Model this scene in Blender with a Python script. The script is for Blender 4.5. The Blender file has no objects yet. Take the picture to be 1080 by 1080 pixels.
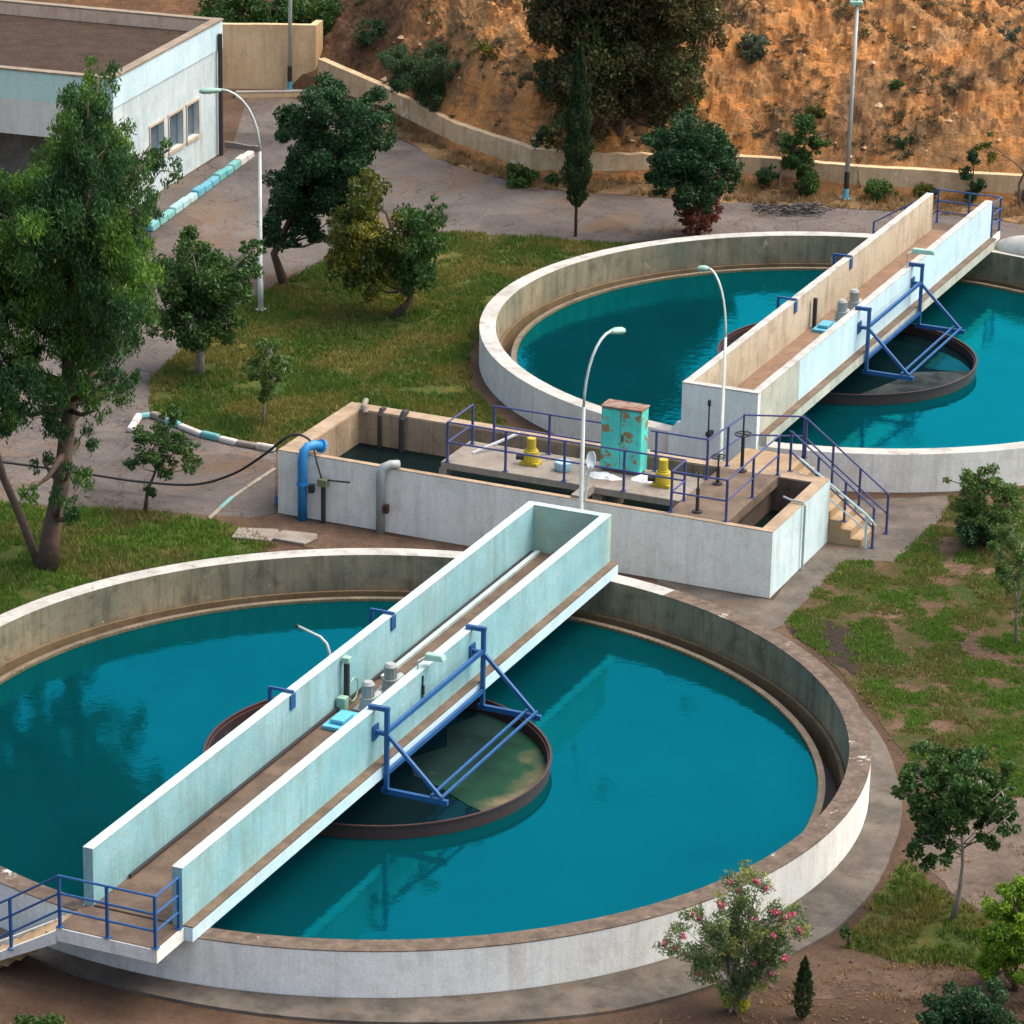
import bpy, math, random
import numpy as np
from mathutils import Vector, Matrix, noise
from mathutils.geometry import tessellate_polygon
R = math.radians
rng = np.random.default_rng(7); rnd = random.Random(11)
sc = bpy.context.scene
COL = sc.collection

# ---------------------------------------------------------------- camera
TH, RO, H = R(20.2815), R(1.156), 30.64
_R = Vector((1, 0, 0)); _F = Vector((0, math.cos(TH), -math.sin(TH))); _U = Vector((0, math.sin(TH), math.cos(TH)))
_X = _R*math.cos(RO) + _U*math.sin(RO); _Y = -_R*math.sin(RO) + _U*math.cos(RO)
cam = bpy.data.cameras.new('camera'); camo = bpy.data.objects.new('camera', cam); COL.objects.link(camo)
camo.matrix_world = Matrix(((_X.x, _Y.x, -_F.x, 0), (_X.y, _Y.y, -_F.y, 0), (_X.z, _Y.z, -_F.z, H), (0, 0, 0, 1)))
cam.sensor_width = 36; cam.lens = 3843/1080*36; cam.clip_start = 1; cam.clip_end = 3000
sc.camera = camo
# ---------------------------------------------------------------- light
SUN_EL, SUN_AZ = R(60), R(78)          # azimuth clockwise from +Y
w = bpy.data.worlds.new('World'); sc.world = w; w.use_nodes = True
nt = w.node_tree; bg = nt.nodes['Background']
sky = nt.nodes.new('ShaderNodeTexSky'); sky.sky_type = 'NISHITA'; sky.sun_disc = False
sky.sun_elevation = SUN_EL; sky.sun_rotation = SUN_AZ; sky.dust_density = 8.0; sky.air_density = 1.0
nt.links.new(sky.outputs[0], bg.inputs[0]); bg.inputs[1].default_value = 0.15
sl = bpy.data.lights.new('sun', 'SUN'); sl.energy = 0.5; sl.angle = R(100); sl.color = (1, .95, .88)
so = bpy.data.objects.new('sun', sl); COL.objects.link(so)
sd = Vector((math.sin(SUN_AZ)*math.cos(SUN_EL), math.cos(SUN_AZ)*math.cos(SUN_EL), math.sin(SUN_EL)))
so.rotation_euler = sd.to_track_quat('Z', 'Y').to_euler(); so.location = (30, 40, 60)
sc.view_settings.view_transform = 'Standard'; sc.view_settings.look = 'None'
sc.view_settings.exposure = 1.05; sc.view_settings.gamma = 1
sc.render.engine = 'CYCLES'

# ---------------------------------------------------------------- frames and helpers
C1 = (-2.67, 67.67); PH = R(23.26)
def L(a, b, z=0.): return Vector((C1[0]+a*math.cos(PH)+b*math.sin(PH), C1[1]-a*math.sin(PH)+b*math.cos(PH), z))
BASE = {}
def tag(o, label=None, cat=None, group=None, kind=None):
    if label: o['label'] = label
    if cat: o['category'] = cat
    if group: o['group'] = group
    if kind: o['kind'] = kind
    return o
def put(o, base, plant):
    if plant: o.location = L(*base); o.rotation_euler = (0, 0, -PH)
    else: o.location = base
    BASE[o.name] = tuple(base)
def thing(name, label, cat, base, plant=True, group=None):
    o = bpy.data.objects.new(name, None); o.empty_display_size = .3; COL.objects.link(o)
    put(o, base, plant); return tag(o, label, cat, group)
def copy_tree(o, parent=None):
    c = o.copy(); COL.objects.link(c)
    if parent: c.parent = parent
    for ch in list(o.children): copy_tree(ch, c)
    return c
def root_base(p):
    while p.parent: p = p.parent
    return BASE[p.name]
class MB:
    def __init__(s): s.V = []; s.F = []; s.M = []
    def add(s, vs, fs, m=0):
        n = len(s.V); s.V += [tuple(v) for v in vs]
        for f in fs: s.F.append([n+i for i in f]); s.M.append(m)
        return s
    def hexa(s, p, m=0):      # 4 bottom ccw, 4 top ccw
        return s.add(p, [(3,2,1,0),(4,5,6,7),(0,1,5,4),(1,2,6,5),(2,3,7,6),(3,0,4,7)], m)
    def box(s, x0, x1, y0, y1, z0, z1, m=0):
        return s.hexa([(x0,y0,z0),(x1,y0,z0),(x1,y1,z0),(x0,y1,z0),(x0,y0,z1),(x1,y0,z1),(x1,y1,z1),(x0,y1,z1)], m)
    def prism(s, poly, z0, z1, m=0):
        n = len(poly)
        v = [(x,y,z0) for x,y in poly]+[(x,y,z1) for x,y in poly]
        return s.add(v, [tuple(range(n))[::-1], tuple(range(n,2*n))]+[(i,(i+1)%n,n+(i+1)%n,n+i) for i in range(n)], m)
    def sheet(s, poly, z, m=0, holes=()):
        loops = [[Vector((x,y,0)) for x,y in poly]]+[[Vector((x,y,0)) for x,y in h] for h in holes]
        v = [(p.x,p.y,z) for l in loops for p in l]
        fs = [t if (Vector(v[t[1]])-Vector(v[t[0]])).cross(Vector(v[t[2]])-Vector(v[t[0]])).z > 0 else t[::-1] for t in tessellate_polygon(loops)]
        return s.add(v, fs, m)
    def tube(s, pts, r, n=8, m=0):
        pts = [Vector(p) for p in pts]; k = len(pts)
        rs = r if isinstance(r, (list, tuple)) else [r]*k
        vs = []; up = None
        for i, p in enumerate(pts):
            d = (pts[min(i+1,k-1)]-pts[max(i-1,0)]).normalized()
            if up is None or abs(d.dot(up)) > .98: up = Vector((0,0,1)) if abs(d.z) < .9 else Vector((1,0,0))
            e1 = d.cross(up).normalized(); e2 = e1.cross(d); up = e2
            for j in range(n):
                t = 2*math.pi*j/n; vs.append(p+(e1*math.cos(t)+e2*math.sin(t))*rs[i])
        fs = [(i*n+j, i*n+(j+1)%n, (i+1)*n+(j+1)%n, (i+1)*n+j) for i in range(k-1) for j in range(n)]
        fs += [tuple(range(n))[::-1], tuple(range((k-1)*n, k*n))]
        return s.add(vs, fs, m)
    def bar(s, p, q, w=.05, h=None, m=0):
        p = Vector(p); q = Vector(q); d = (q-p).normalized(); h = h or w
        up = Vector((0,0,1)) if abs(d.z) < .95 else Vector((0,1,0))
        e1 = d.cross(up).normalized(); e2 = e1.cross(d)
        a = [p-e1*w/2-e2*h/2, p+e1*w/2-e2*h/2, p+e1*w/2+e2*h/2, p-e1*w/2+e2*h/2]
        return s.hexa(a+[x+(q-p) for x in a], m)
    def revolve(s, cx, cy, prof, n=128, ms=None, closed=True, a0=0, a1=2*math.pi):
        k = len(prof); full = abs(a1-a0-2*math.pi) < 1e-6; nn = n if full else n+1
        vs = [(cx+r*math.cos(a0+(a1-a0)*i/n), cy+r*math.sin(a0+(a1-a0)*i/n), z) for i in range(nn) for r, z in prof]
        off = len(s.V); s.V += vs
        for i in range(n):
            i2 = (i+1) % nn
            for j in range(k if closed else k-1):
                j2 = (j+1) % k
                s.F.append([off+i*k+j, off+i2*k+j, off+i2*k+j2, off+i*k+j2]); s.M.append(ms[j] if ms else 0)
        return s
    def dome(s, c, rx, ry, rz, m=0, n=12, k=6, z0=0.):
        vs = [(c[0]+rx*math.cos(2*math.pi*i/n)*math.cos(z0+(math.pi/2-z0)*j/k), c[1]+ry*math.sin(2*math.pi*i/n)*math.cos(z0+(math.pi/2-z0)*j/k), c[2]+rz*math.sin(z0+(math.pi/2-z0)*j/k)) for j in range(k) for i in range(n)]
        vs.append((c[0], c[1], c[2]+rz))
        fs = [(j*n+i, j*n+(i+1)%n, (j+1)*n+(i+1)%n, (j+1)*n+i) for j in range(k-1) for i in range(n)]
        fs += [((k-1)*n+i, (k-1)*n+(i+1)%n, k*n) for i in range(n)]+[tuple(range(n))[::-1]]
        return s.add(vs, fs, m)
    def build(s, name, mats, parent=None, base=None, plant=True, smooth=False, bevel=0, jitter=0):
        b = root_base(parent) if parent else (base or (0,0,0))
        me = bpy.data.meshes.new(name)
        V = [(x-b[0], y-b[1], z-b[2]) for x, y, z in s.V]
        me.from_pydata(V, [], s.F)
        mats = mats if isinstance(mats, (list, tuple)) else [mats]
        for m in mats: me.materials.append(m)
        me.polygons.foreach_set('material_index', s.M)
        if smooth: me.polygons.foreach_set('use_smooth', [True]*len(s.F))
        me.update()
        o = bpy.data.objects.new(name, me); COL.objects.link(o)
        if parent: o.parent = parent
        else: put(o, b, plant)
        if bevel:
            md = o.modifiers.new('bevel', 'BEVEL'); md.width = bevel; md.segments = 2; md.limit_method = 'ANGLE'; md.angle_limit = R(50)
        return o

# ---------------------------------------------------------------- materials
def new_mat(name):
    m = bpy.data.materials.new(name); m.use_nodes = True; t = m.node_tree
    return m, t, t.nodes['Principled BSDF']
def nz(t, scale, detail=5, rough=.6, mscale=None, coord='Object', dist=0.):
    tc = t.nodes.new('ShaderNodeTexCoord'); src = tc.outputs[coord]
    if coord == 'World': pass
    if mscale:
        mp = t.nodes.new('ShaderNodeMapping'); mp.inputs['Scale'].default_value = mscale
        t.links.new(src, mp.inputs[0]); src = mp.outputs[0]
    n = t.nodes.new('ShaderNodeTexNoise'); n.inputs['Scale'].default_value = scale
    n.inputs['Detail'].default_value = detail; n.inputs['Roughness'].default_value = rough; n.inputs['Distortion'].default_value = dist
    t.links.new(src, n.inputs['Vector']); return n.outputs[0]
def wnz(t, scale, detail=5, rough=.6, mscale=None, dist=0.):
    g = t.nodes.new('ShaderNodeNewGeometry'); src = g.outputs['Position']
    if mscale:
        mp = t.nodes.new('ShaderNodeMapping'); mp.inputs['Scale'].default_value = mscale
        t.links.new(src, mp.inputs[0]); src = mp.outputs[0]
    n = t.nodes.new('ShaderNodeTexNoise'); n.inputs['Scale'].default_value = scale
    n.inputs['Detail'].default_value = detail; n.inputs['Roughness'].default_value = rough; n.inputs['Distortion'].default_value = dist
    t.links.new(src, n.inputs['Vector']); return n.outputs[0]
def ramp(t, src, stops):
    r = t.nodes.new('ShaderNodeValToRGB'); e = r.color_ramp.elements
    while len(e) < len(stops): e.new(.5)
    for i, (p, c) in enumerate(stops): e[i].position = p; e[i].color = (*c, 1) if len(c) == 3 else c
    t.links.new(src, r.inputs[0]); return r.outputs[0]
def mix(t, fac, a, b, mode='MIX'):
    n = t.nodes.new('ShaderNodeMix'); n.data_type = 'RGBA'; n.blend_type = mode
    for v, i in ((fac, 0), (a, 6), (b, 7)):
        if hasattr(v, 'node'): t.links.new(v, n.inputs[i])
        else: n.inputs[i].default_value = v if i == 0 else (*v, 1)
    return n.outputs[2]
def bump(t, p, src, strength, dist=.05):
    b = t.nodes.new('ShaderNodeBump'); b.inputs['Strength'].default_value = strength; b.inputs['Distance'].default_value = dist
    t.links.new(src, b.inputs['Height']); t.links.new(b.outputs[0], p.inputs['Normal'])
W = (1,1,1); K = (0,0,0)
def concrete(name, c1, c2, stain=(.12,.09,.06), st=.5, streak=.5, spots=None, spot_at=.68, scale=.8, bmp=.25, rough=.85):
    m, t, p = new_mat(name)
    base = ramp(t, wnz(t, scale, 8, .65), [(.35, c1), (.65, c2)])
    s1 = ramp(t, wnz(t, 1.0, 6, .7, (3.2, 3.2, .35)), [(.48, K), (.75, W)])
    k = mix(t, 1, s1, (streak, streak, streak), 'MULTIPLY')
    col = mix(t, k, base, stain)
    s1b = ramp(t, wnz(t, 1.0, 5, .7, (9, 9, .45)), [(.52, K), (.70, W)])
    kb = mix(t, 1, s1b, (streak*.45,)*3, 'MULTIPLY'); col = mix(t, kb, col, stain)
    s2 = ramp(t, wnz(t, 2.1, 9, .75), [(.5, K), (.72, W)])
    k2 = mix(t, 1, s2, (st, st, st), 'MULTIPLY')
    col = mix(t, k2, col, stain)
    if spots:
        s3 = ramp(t, wnz(t, 1.3, 9, .7, dist=.4), [(spot_at, K), (spot_at+.03, W)])
        col = mix(t, s3, col, spots)
    fine = ramp(t, wnz(t, 22, 4, .7), [(.3, (.8,.8,.8)), (.7, (1.1,1.1,1.1))])
    col = mix(t, .8, col, fine, 'MULTIPLY')
    t.links.new(col, p.inputs['Base Color']); p.inputs['Roughness'].default_value = rough
    p.inputs['Specular IOR Level'].default_value = .3
    bump(t, p, wnz(t, 9, 8, .7), bmp, .04); return m
def metal_paint(name, c, rust=(.16,.06,.025), at=.66, rough=.5, scale=3., w_=.05):
    m, t, p = new_mat(name)
    s = ramp(t, wnz(t, scale, 9, .75), [(at, K), (at+w_, W)])
    v = ramp(t, wnz(t, 1.7, 5), [(.3, tuple(x*.78 for x in c)), (.7, tuple(min(1, x*1.1) for x in c))])
    t.links.new(mix(t, s, v, rust), p.inputs['Base Color']); p.inputs['Roughness'].default_value = rough
    bump(t, p, wnz(t, 14, 5), .15, .02); return m
def ground_mat(name, stops, scale=.5, fine=14, bmp=.5, second=None, dist=.3, fine_amt=.35, cracks=False):
    m, t, p = new_mat(name)
    col = ramp(t, wnz(t, scale, 9, .68, dist=dist), stops)
    if second:
        thr, c, s2 = second
        k = ramp(t, wnz(t, s2, 8, .7, dist=.6), [(thr, K), (thr+.1, W)]); col = mix(t, k, col, c)
    f = ramp(t, wnz(t, fine, 6, .8), [(.25, (1-fine_amt,)*3), (.75, (1+fine_amt,)*3)])
    col = mix(t, 1, col, f, 'MULTIPLY')
    if cracks:
        ck = ramp(t, wnz(t, .45, 7, .6, dist=.8), [(.490, W), (.5, (.35,.33,.3)), (.510, W)]); col = mix(t, .8, col, ck, 'MULTIPLY')
        pt = ramp(t, wnz(t, .16, 2, .4), [(.55, W), (.56, (.80,.80,.82))]); col = mix(t, 1, col, pt, 'MULTIPLY')
    t.links.new(col, p.inputs['Base Color']); p.inputs['Roughness'].default_value = .95; p.inputs['Specular IOR Level'].default_value = .15
    bump(t, p, wnz(t, 5, 10, .75), bmp, .12); return m
def leaf_mat(name, dark, light, third=None, s1=.9, s2=9., trans=.3, at=.6):
    m, t, p = new_mat(name)
    a = ramp(t, wnz(t, s2, 3, .8), [(.32, dark), (.7, light)])
    if third:
        k = ramp(t, wnz(t, s1, 3, .6), [(at-.08, K), (at+.08, W)])
        a = mix(t, k, a, mix(t, 1, ramp(t, wnz(t, s2*1.3, 3, .8), [(.3, (.55,)*3), (.7, (1.25,)*3)]), third, 'MULTIPLY'))
    t.links.new(a, p.inputs['Base Color']); p.inputs['Roughness'].default_value = .55; p.inputs['Specular IOR Level'].default_value = .3
    tr = t.nodes.new('ShaderNodeBsdfTranslucent'); t.links.new(a, tr.inputs[0])
    ms = t.nodes.new('ShaderNodeMixShader'); ms.inputs[0].default_value = trans
    out = t.nodes['Material Output']
    t.links.new(p.outputs[0], ms.inputs[1]); t.links.new(tr.outputs[0], ms.inputs[2]); t.links.new(ms.outputs[0], out.inputs[0])
    return m
def flat(name, c, rough=.6, metallic=0):
    m, t, p = new_mat(name)
    v = ramp(t, wnz(t, 6, 5), [(.3, tuple(x*.8 for x in c)), (.7, tuple(min(1, x*1.15) for x in c))])
    t.links.new(v, p.inputs['Base Color']); p.inputs['Roughness'].default_value = rough; p.inputs['Metallic'].default_value = metallic
    return m

M_white = concrete('white_paint', (.72,.77,.74), (.82,.85,.81), (.38,.34,.27), .35, .4)
M_whiteold = concrete('old_white_paint', (.70,.73,.68), (.82,.83,.77), (.40,.35,.27), .4, .45)
M_aqua = concrete('aqua_paint', (.20,.43,.47), (.31,.53,.565), (.20,.28,.25), .45, .75, spots=(.16,.14,.10), spot_at=.76)
M_aquawhite = concrete('pale_aqua_paint', (0.370, 0.503, 0.511), (0.459, 0.562, 0.562), (0.222, 0.215, 0.185), .4, .25)
M_endwhite = concrete('end_wall_paint', (.66,.80,.80), (.78,.88,.87), (.40,.42,.38), .3, .35)
M_bluewhite = concrete('pale_blue_paint', (.46,.66,.74), (.56,.74,.80), (.33,.38,.38), .3, .35)
M_basinend = concrete('pale_cyan_paint', (.50,.68,.70), (.62,.78,.80), (.3,.33,.33), .35, .4)
M_beige = concrete('beige_wall', (.44,.385,.27), (.58,.51,.38), (.22,.15,.10), .5, .6)
M_greyold = concrete('grey_green_paint', (.38,.42,.37), (.52,.52,.44), (.2,.2,.15), .55, .7)
M_tan = concrete('tan_wall', (.60,.42,.22), (.72,.54,.32), (.32,.22,.12), .35, .5)
M_conc = concrete('bare_concrete', (.24,.21,.165), (.36,.32,.26), (.10,.08,.06), .6, .6, scale=1.2)
M_conclight = concrete('light_concrete', (0.216, 0.190, 0.158), (0.285, 0.260, 0.222), (0.101, 0.083, 0.063), .6, .5, scale=1.2)
M_innerwall = concrete('tank_inner_concrete', (0.156, 0.148, 0.109), (0.359, 0.281, 0.172), (0.070, 0.058, 0.035), .75, .75, spots=(0.406, 0.320, 0.187), spot_at=.64, scale=.3)
M_innertan = concrete('tank_foot_tan', (0.133, 0.092, 0.046), (0.184, 0.133, 0.071), (0.051, 0.031, 0.015), .7, .5)
M_weir = concrete('weir_concrete', (0.128, 0.105, 0.075), (0.203, 0.169, 0.120), (0.045, 0.038, 0.026), .6, .3, scale=1.5)
M_rimwhite = concrete('rim_white', (0.360, 0.367, 0.338), (0.490, 0.490, 0.454), (0.180, 0.158, 0.130), .8, .2, spots=(0.202, 0.166, 0.122), spot_at=.63, bmp=.6)
M_rimbrown = concrete('rim_brown', (.085,.065,.05), (.185,.14,.10), (.05,.035,.025), .85, .2, spots=(.48,.50,.47), spot_at=.615, scale=4., bmp=1.)
M_deck = concrete('deck_dirt', (0.092, 0.065, 0.046), (0.153, 0.111, 0.080), (0.043, 0.027, 0.019), .7, .3, scale=1.6)
M_deckred = concrete('deck_tan', (0.176, 0.112, 0.072), (0.256, 0.168, 0.112), (0.088, 0.056, 0.032), .6, .3, scale=1.6)
M_ledge = concrete('ledge_brown', (0.109, 0.080, 0.054), (0.178, 0.134, 0.095), (0.051, 0.032, 0.019), .7, .3, scale=2.)
M_greenpeel = concrete('peeling_green', (.26,.45,.38), (.42,.58,.47), (.45,.38,.26), .7, .6, spots=(.05,.38,.48), spot_at=.62)
M_apron = concrete('apron_concrete', (0.069, 0.061, 0.052), (0.144, 0.124, 0.101), (0.034, 0.029, 0.023), .85, .1, spots=(0.126, 0.086, 0.058), spot_at=.60, scale=1.1, bmp=.5)
M_basincoping = concrete('basin_coping', (.27,.20,.13), (.40,.31,.21), (.12,.09,.06), .6, .2, spots=(.5,.5,.45), spot_at=.70, scale=1.6)
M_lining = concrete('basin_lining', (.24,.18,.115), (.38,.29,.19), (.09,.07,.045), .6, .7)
M_chambershade = concrete('chamber_shade', (.09,.07,.055), (.16,.12,.09), (.04,.03,.02), .6, .6)  # shade of the deep chamber put into the wall colour
M_step = concrete('step_tan', (0.304, 0.208, 0.112), (0.384, 0.288, 0.176), (0.160, 0.096, 0.048), .5, .3)
M_blue = metal_paint('blue_steel', (0.013, 0.083, 0.247), at=.64)
M_navy = metal_paint('navy_railing', (.035,.05,.17), at=.70)
M_skyblue = metal_paint('bright_blue_pipe', (.015,.23,.56), at=.72)
M_lightblue = metal_paint('light_blue_metal', (.10,.42,.58), at=.68)
M_palerail = metal_paint('pale_handrail', (.42,.60,.62), at=.7)
M_pole = metal_paint('lamp_pole_grey', (.50,.56,.52), at=.68)
M_head = metal_paint('lamp_head_green', (.28,.48,.38), at=.75)
M_teal = metal_paint('rusty_turquoise', (.07,.62,.54), (.26,.15,.05), at=.515, scale=2.4, w_=.05)
M_yellow = metal_paint('yellow_pump_paint', (.44,.35,.02), (.22,.13,.03), at=.60)
M_greymetal = metal_paint('grey_metal', (.32,.36,.35), at=.64)
M_redbrown = metal_paint('red_brown_steel', (.045,.014,.013), (.10,.045,.028), at=.6, rough=.6)
M_dark = flat('dark_metal', (.02,.02,.022)); M_black = flat('black_rubber', (.012,.012,.014), .5)
M_glass = flat('window_pane', (.10,.14,.17), .15)
M_whitebag = flat('white_sacking', (.62,.66,.68), .8)
M_gravel = ground_mat('roof_gravel', [(.35, (0.042, 0.029, 0.021)), (.65, (0.070, 0.050, 0.036))], 1.5, 9, .8, fine_amt=.5)
M_ground = ground_mat('soil', [(.3, (0.045, 0.027, 0.017)), (.5, (0.084, 0.053, 0.034)), (.7, (0.132, 0.090, 0.060))], .35, 10, .7)
M_asphalt = ground_mat('asphalt', [(.33, (0.085, 0.075, 0.068)), (.5, (0.123, 0.109, 0.099)), (.66, (0.166, 0.146, 0.128))], .35, 9, .6, second=(.52, (0.149, 0.106, 0.072), .2), fine_amt=.3, cracks=True)
M_path = ground_mat('path', [(.33, (0.083, 0.064, 0.051)), (.66, (0.173, 0.137, 0.109))], 1.1, 9, .7, fine_amt=.35)
M_dirtpath = ground_mat('dirt_path', [(.33, (0.083, 0.054, 0.038)), (.66, (0.166, 0.111, 0.076))], 1.1, 9, .9, fine_amt=.45)
M_lawn = ground_mat('lawn_soil', [(.34, (0.038, 0.072, 0.014)), (.50, (0.072, 0.093, 0.019)), (.62, (0.136, 0.111, 0.030)), (.75, (0.111, 0.072, 0.034))], .6, 9, .9, fine_amt=.5)
M_lawnr = ground_mat('patchy_lawn_soil', [(.36, (0.037, 0.061, 0.012)), (.46, (0.067, 0.061, 0.019)), (.54, (0.104, 0.067, 0.040)), (.70, (0.184, 0.122, 0.080))], .7, 8, .9, fine_amt=.5)
M_verge = ground_mat('dry_verge', [(.35, (0.145, 0.093, 0.047)), (.65, (0.323, 0.204, 0.102))], .8, 12, 1., fine_amt=.5)
M_darksoil = ground_mat('dark_soil', [(.35, (0.028, 0.021, 0.017)), (.65, (0.059, 0.042, 0.032))], 1.2, 12, 1., fine_amt=.5)
M_grass = leaf_mat('grass_blades', (.045,.10,.015), (.12,.19,.03), (.22,.20,.05), .45, 5., at=.52)
M_grassr = leaf_mat('green_grass_blades', (.06,.13,.018), (.15,.26,.035), (.19,.18,.055), .5, 5., at=.54)
M_straw = leaf_mat('straw_blades', (.22,.14,.06), (.42,.28,.13), (.10,.10,.04), .8, 5., at=.60)
M_bark = concrete('bark', (.09,.06,.045), (.16,.11,.08), (.06,.04,.03), .6, .5, scale=3., bmp=.6)
M_barkpale = concrete('pale_bark', (.24,.21,.17), (.34,.30,.25), (.10,.08,.06), .5, .5, scale=3., bmp=.4)

def water_mat(name, deep, tint, refl, bs=.14):
    m, t, p = new_mat(name)
    for n in list(t.nodes):
        if n.type == 'BSDF_PRINCIPLED': t.nodes.remove(n)
    d = t.nodes.new('ShaderNodeBsdfDiffuse')
    t.links.new(ramp(t, wnz(t, .35, 5), [(.35, tuple(x*.85 for x in deep)), (.65, deep)]), d.inputs[0])
    g = t.nodes.new('ShaderNodeBsdfGlossy'); g.inputs['Roughness'].default_value = .045; g.inputs[0].default_value = (*tint, 1)
    t.links.new(ramp(t, wnz(t, .22, 6, .65, (1, .55, 1), dist=.6), [(.36, tuple(x*.84 for x in tint)), (.64, tint)]), g.inputs[0])
    lw = t.nodes.new('ShaderNodeFresnel'); lw.inputs[0].default_value = refl
    mx = t.nodes.new('ShaderNodeMixShader')
    b = t.nodes.new('ShaderNodeBump'); b.inputs['Strength'].default_value = bs; b.inputs['Distance'].default_value = .03
    t.links.new(wnz(t, 3.5, 4, .55, (1, 1, 1)), b.inputs['Height'])
    t.links.new(b.outputs[0], g.inputs['Normal'])
    t.links.new(lw.outputs[0], mx.inputs[0]); t.links.new(d.outputs[0], mx.inputs[1]); t.links.new(g.outputs[0], mx.inputs[2])
    t.links.new(mx.outputs[0], t.nodes['Material Output'].inputs[0]); return m
M_water = water_mat('tank_water', (.001,.040,.048), (.008,.76,.89), 2.1)
M_water2 = water_mat('tank_water_far', (.001,.038,.048), (.010,.93,1.), 2.35, .2)
M_ringwater = water_mat('ring_water_shaded', (.004,.012,.014), (.02,.55,.75), 1.7)  # the bridge underside's dark reflection is put into this water colour
M_basinwater = water_mat('basin_water', (.006,.012,.012), (.25,.4,.4), 1.33)

# ---------------------------------------------------------------- ground and terrain
def circ(b, r, n=96):
    return [tuple(L(r*math.cos(2*math.pi*i/n), b+r*math.sin(2*math.pi*i/n)).xy) for i in range(n)]
g = MB(); g.sheet([(-600,-300),(600,-300),(600,900),(-600,900)], 0, 0, [circ(0, 9.8), circ(29.58, 9.8)])
tag(g.build('ground', M_ground, plant=False), kind='structure')
def ragged(poly, amp, step=.35):
    out = []
    for p, q in zip(poly, poly[1:]+poly[:1]):
        l = math.hypot(q[0]-p[0], q[1]-p[1]); n = max(1, min(60, int(l/step)))
        for i in range(n):
            x = p[0]+(q[0]-p[0])*i/n; y = p[1]+(q[1]-p[1])*i/n
            out.append((x+amp*noise.fractal(Vector((x*1.3,y*1.3,3)), .8, 2, 3), y+amp*noise.fractal(Vector((x*1.3,y*1.3,17)), .8, 2, 3)))
    return out
def strip(name, poly, z, mat, holes=(), rag=0):
    if rag: poly = ragged(poly, rag)
    o = MB().sheet(poly, z, 0, holes).build(name, mat, plant=False); return tag(o, kind='structure')
ROAD = [(-20,84.7),(-12.5,82.9),(-8.3,82.4),(-6.3,82.15),(-5.74,82.5),(-6.0,86.9),(-7.96,87.95),(-9.45,89.4),(-9.7,92.6),(-8.5,97.8),(-7.3,100.8),(-4.3,106.8),(-1.9,107.5),(2.7,106.6),(5.65,107.6),(14,108),(18,106.5),(24,104),(24,107.5),(16,109.6),(13.5,110.6),(9.1,111.3),(4.6,111.9),(.6,112.7),(-2.2,115.5),(-4.9,120.2),(-6.9,123.3),(-9.5,124.8),(-9.5,117),(-12.4,108.2),(-20,106)]
strip('road', ROAD, .004, M_asphalt)
ISL = [(-9.45,89.5),(-7.96,88.0),(-6.0,87.0),(-3.9,86.4),(-1.2,85.5),(.3,86.6),(-.2,89.5),(-1.2,92.5),(-1.3,95.5),(-.6,99),(.6,102),(2.9,104.6),(5,106.2),(2.7,106.6),(-1.9,107.5),(-4.3,106.8),(-7.3,100.8),(-8.5,97.8),(-9.7,92.6)]
strip('island_lawn', ISL, .010, M_lawn, rag=.12)
LEFT = [(-20,84.2),(-12.5,82.75),(-8.3,82.3),(-6.3,81.4),(-5.6,80.3),(-6.2,78.6),(-7.6,77.3),(-9.3,76),(-11.3,73.9),(-13.5,70),(-20,66)]
strip('left_lawn', LEFT, .010, M_lawn, rag=.12)
RIGHT = [(6.1,75.8),(6.9,74.2),(7.5,72.2),(8.05,70),(8.6,67.2),(10.4,66.9),(20,67.2),(20,88),(10.8,84.6),(10.55,83.3),(9.02,80.1),(7.85,80.1)]
strip('right_lawn', RIGHT, .010, M_lawnr, rag=.15)
TRI = [(7.76,63.9),(8.35,62.5),(9.1,61.3),(9.6,59.9),(8.6,59.4),(7.2,59.6),(6.2,60.2)]
strip('corner_lawn', TRI, .010, M_lawn, rag=.15)
strip('dark_soil_patch', [(6.2,75.7),(6.9,74.2),(7.45,73.2),(8.3,73.0),(8.6,74.6),(7.7,75.9),(6.9,76.5)], .014, M_darksoil, rag=.3)
strip('side_path', [(8.1,65.2),(8.3,66.6),(10.4,66.8),(18,67),(18,60),(10.2,60.2),(9.3,61.3),(8.5,62.6),(7.9,64.1)], .008, M_path, rag=.15)
strip('lower_path', [(5.6,58.9),(7.2,59.3),(9,59.2),(14,59.3),(14,58.2),(9,58.2),(7,58.2),(5.6,58.2)], .006, M_dirtpath, rag=.3)
strip('basin_path', [(3.3,78.6),(5.6,75.4),(6.1,75.84),(7.85,80.1),(9.02,80.05),(10.55,83.3),(10.8,84.7),(8.3,84.2),(6.0,77.4)], .012, M_apron)
strip('basin_front_path', [(-6.3,82.1),(-5.7,80.6),(3.2,76.8),(5.5,75.6),(5.95,77.3),(-5.7,82.4)], .009, M_dirtpath, rag=.1)
VERGE = [(-6.9,123.3),(-4.9,120.2),(-2.2,115.5),(.6,112.7),(4.6,111.9),(9.1,111.3),(13.5,110.6),(16,109.6),(24,107.5),(24,112),(16,112.3),(10.7,113.3),(4.7,115),(.4,114.2),(-2.1,117.4),(-4.8,122.3),(-7.1,124.8)]
strip('dry_verge', VERGE, .010, M_verge, rag=.35)

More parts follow.
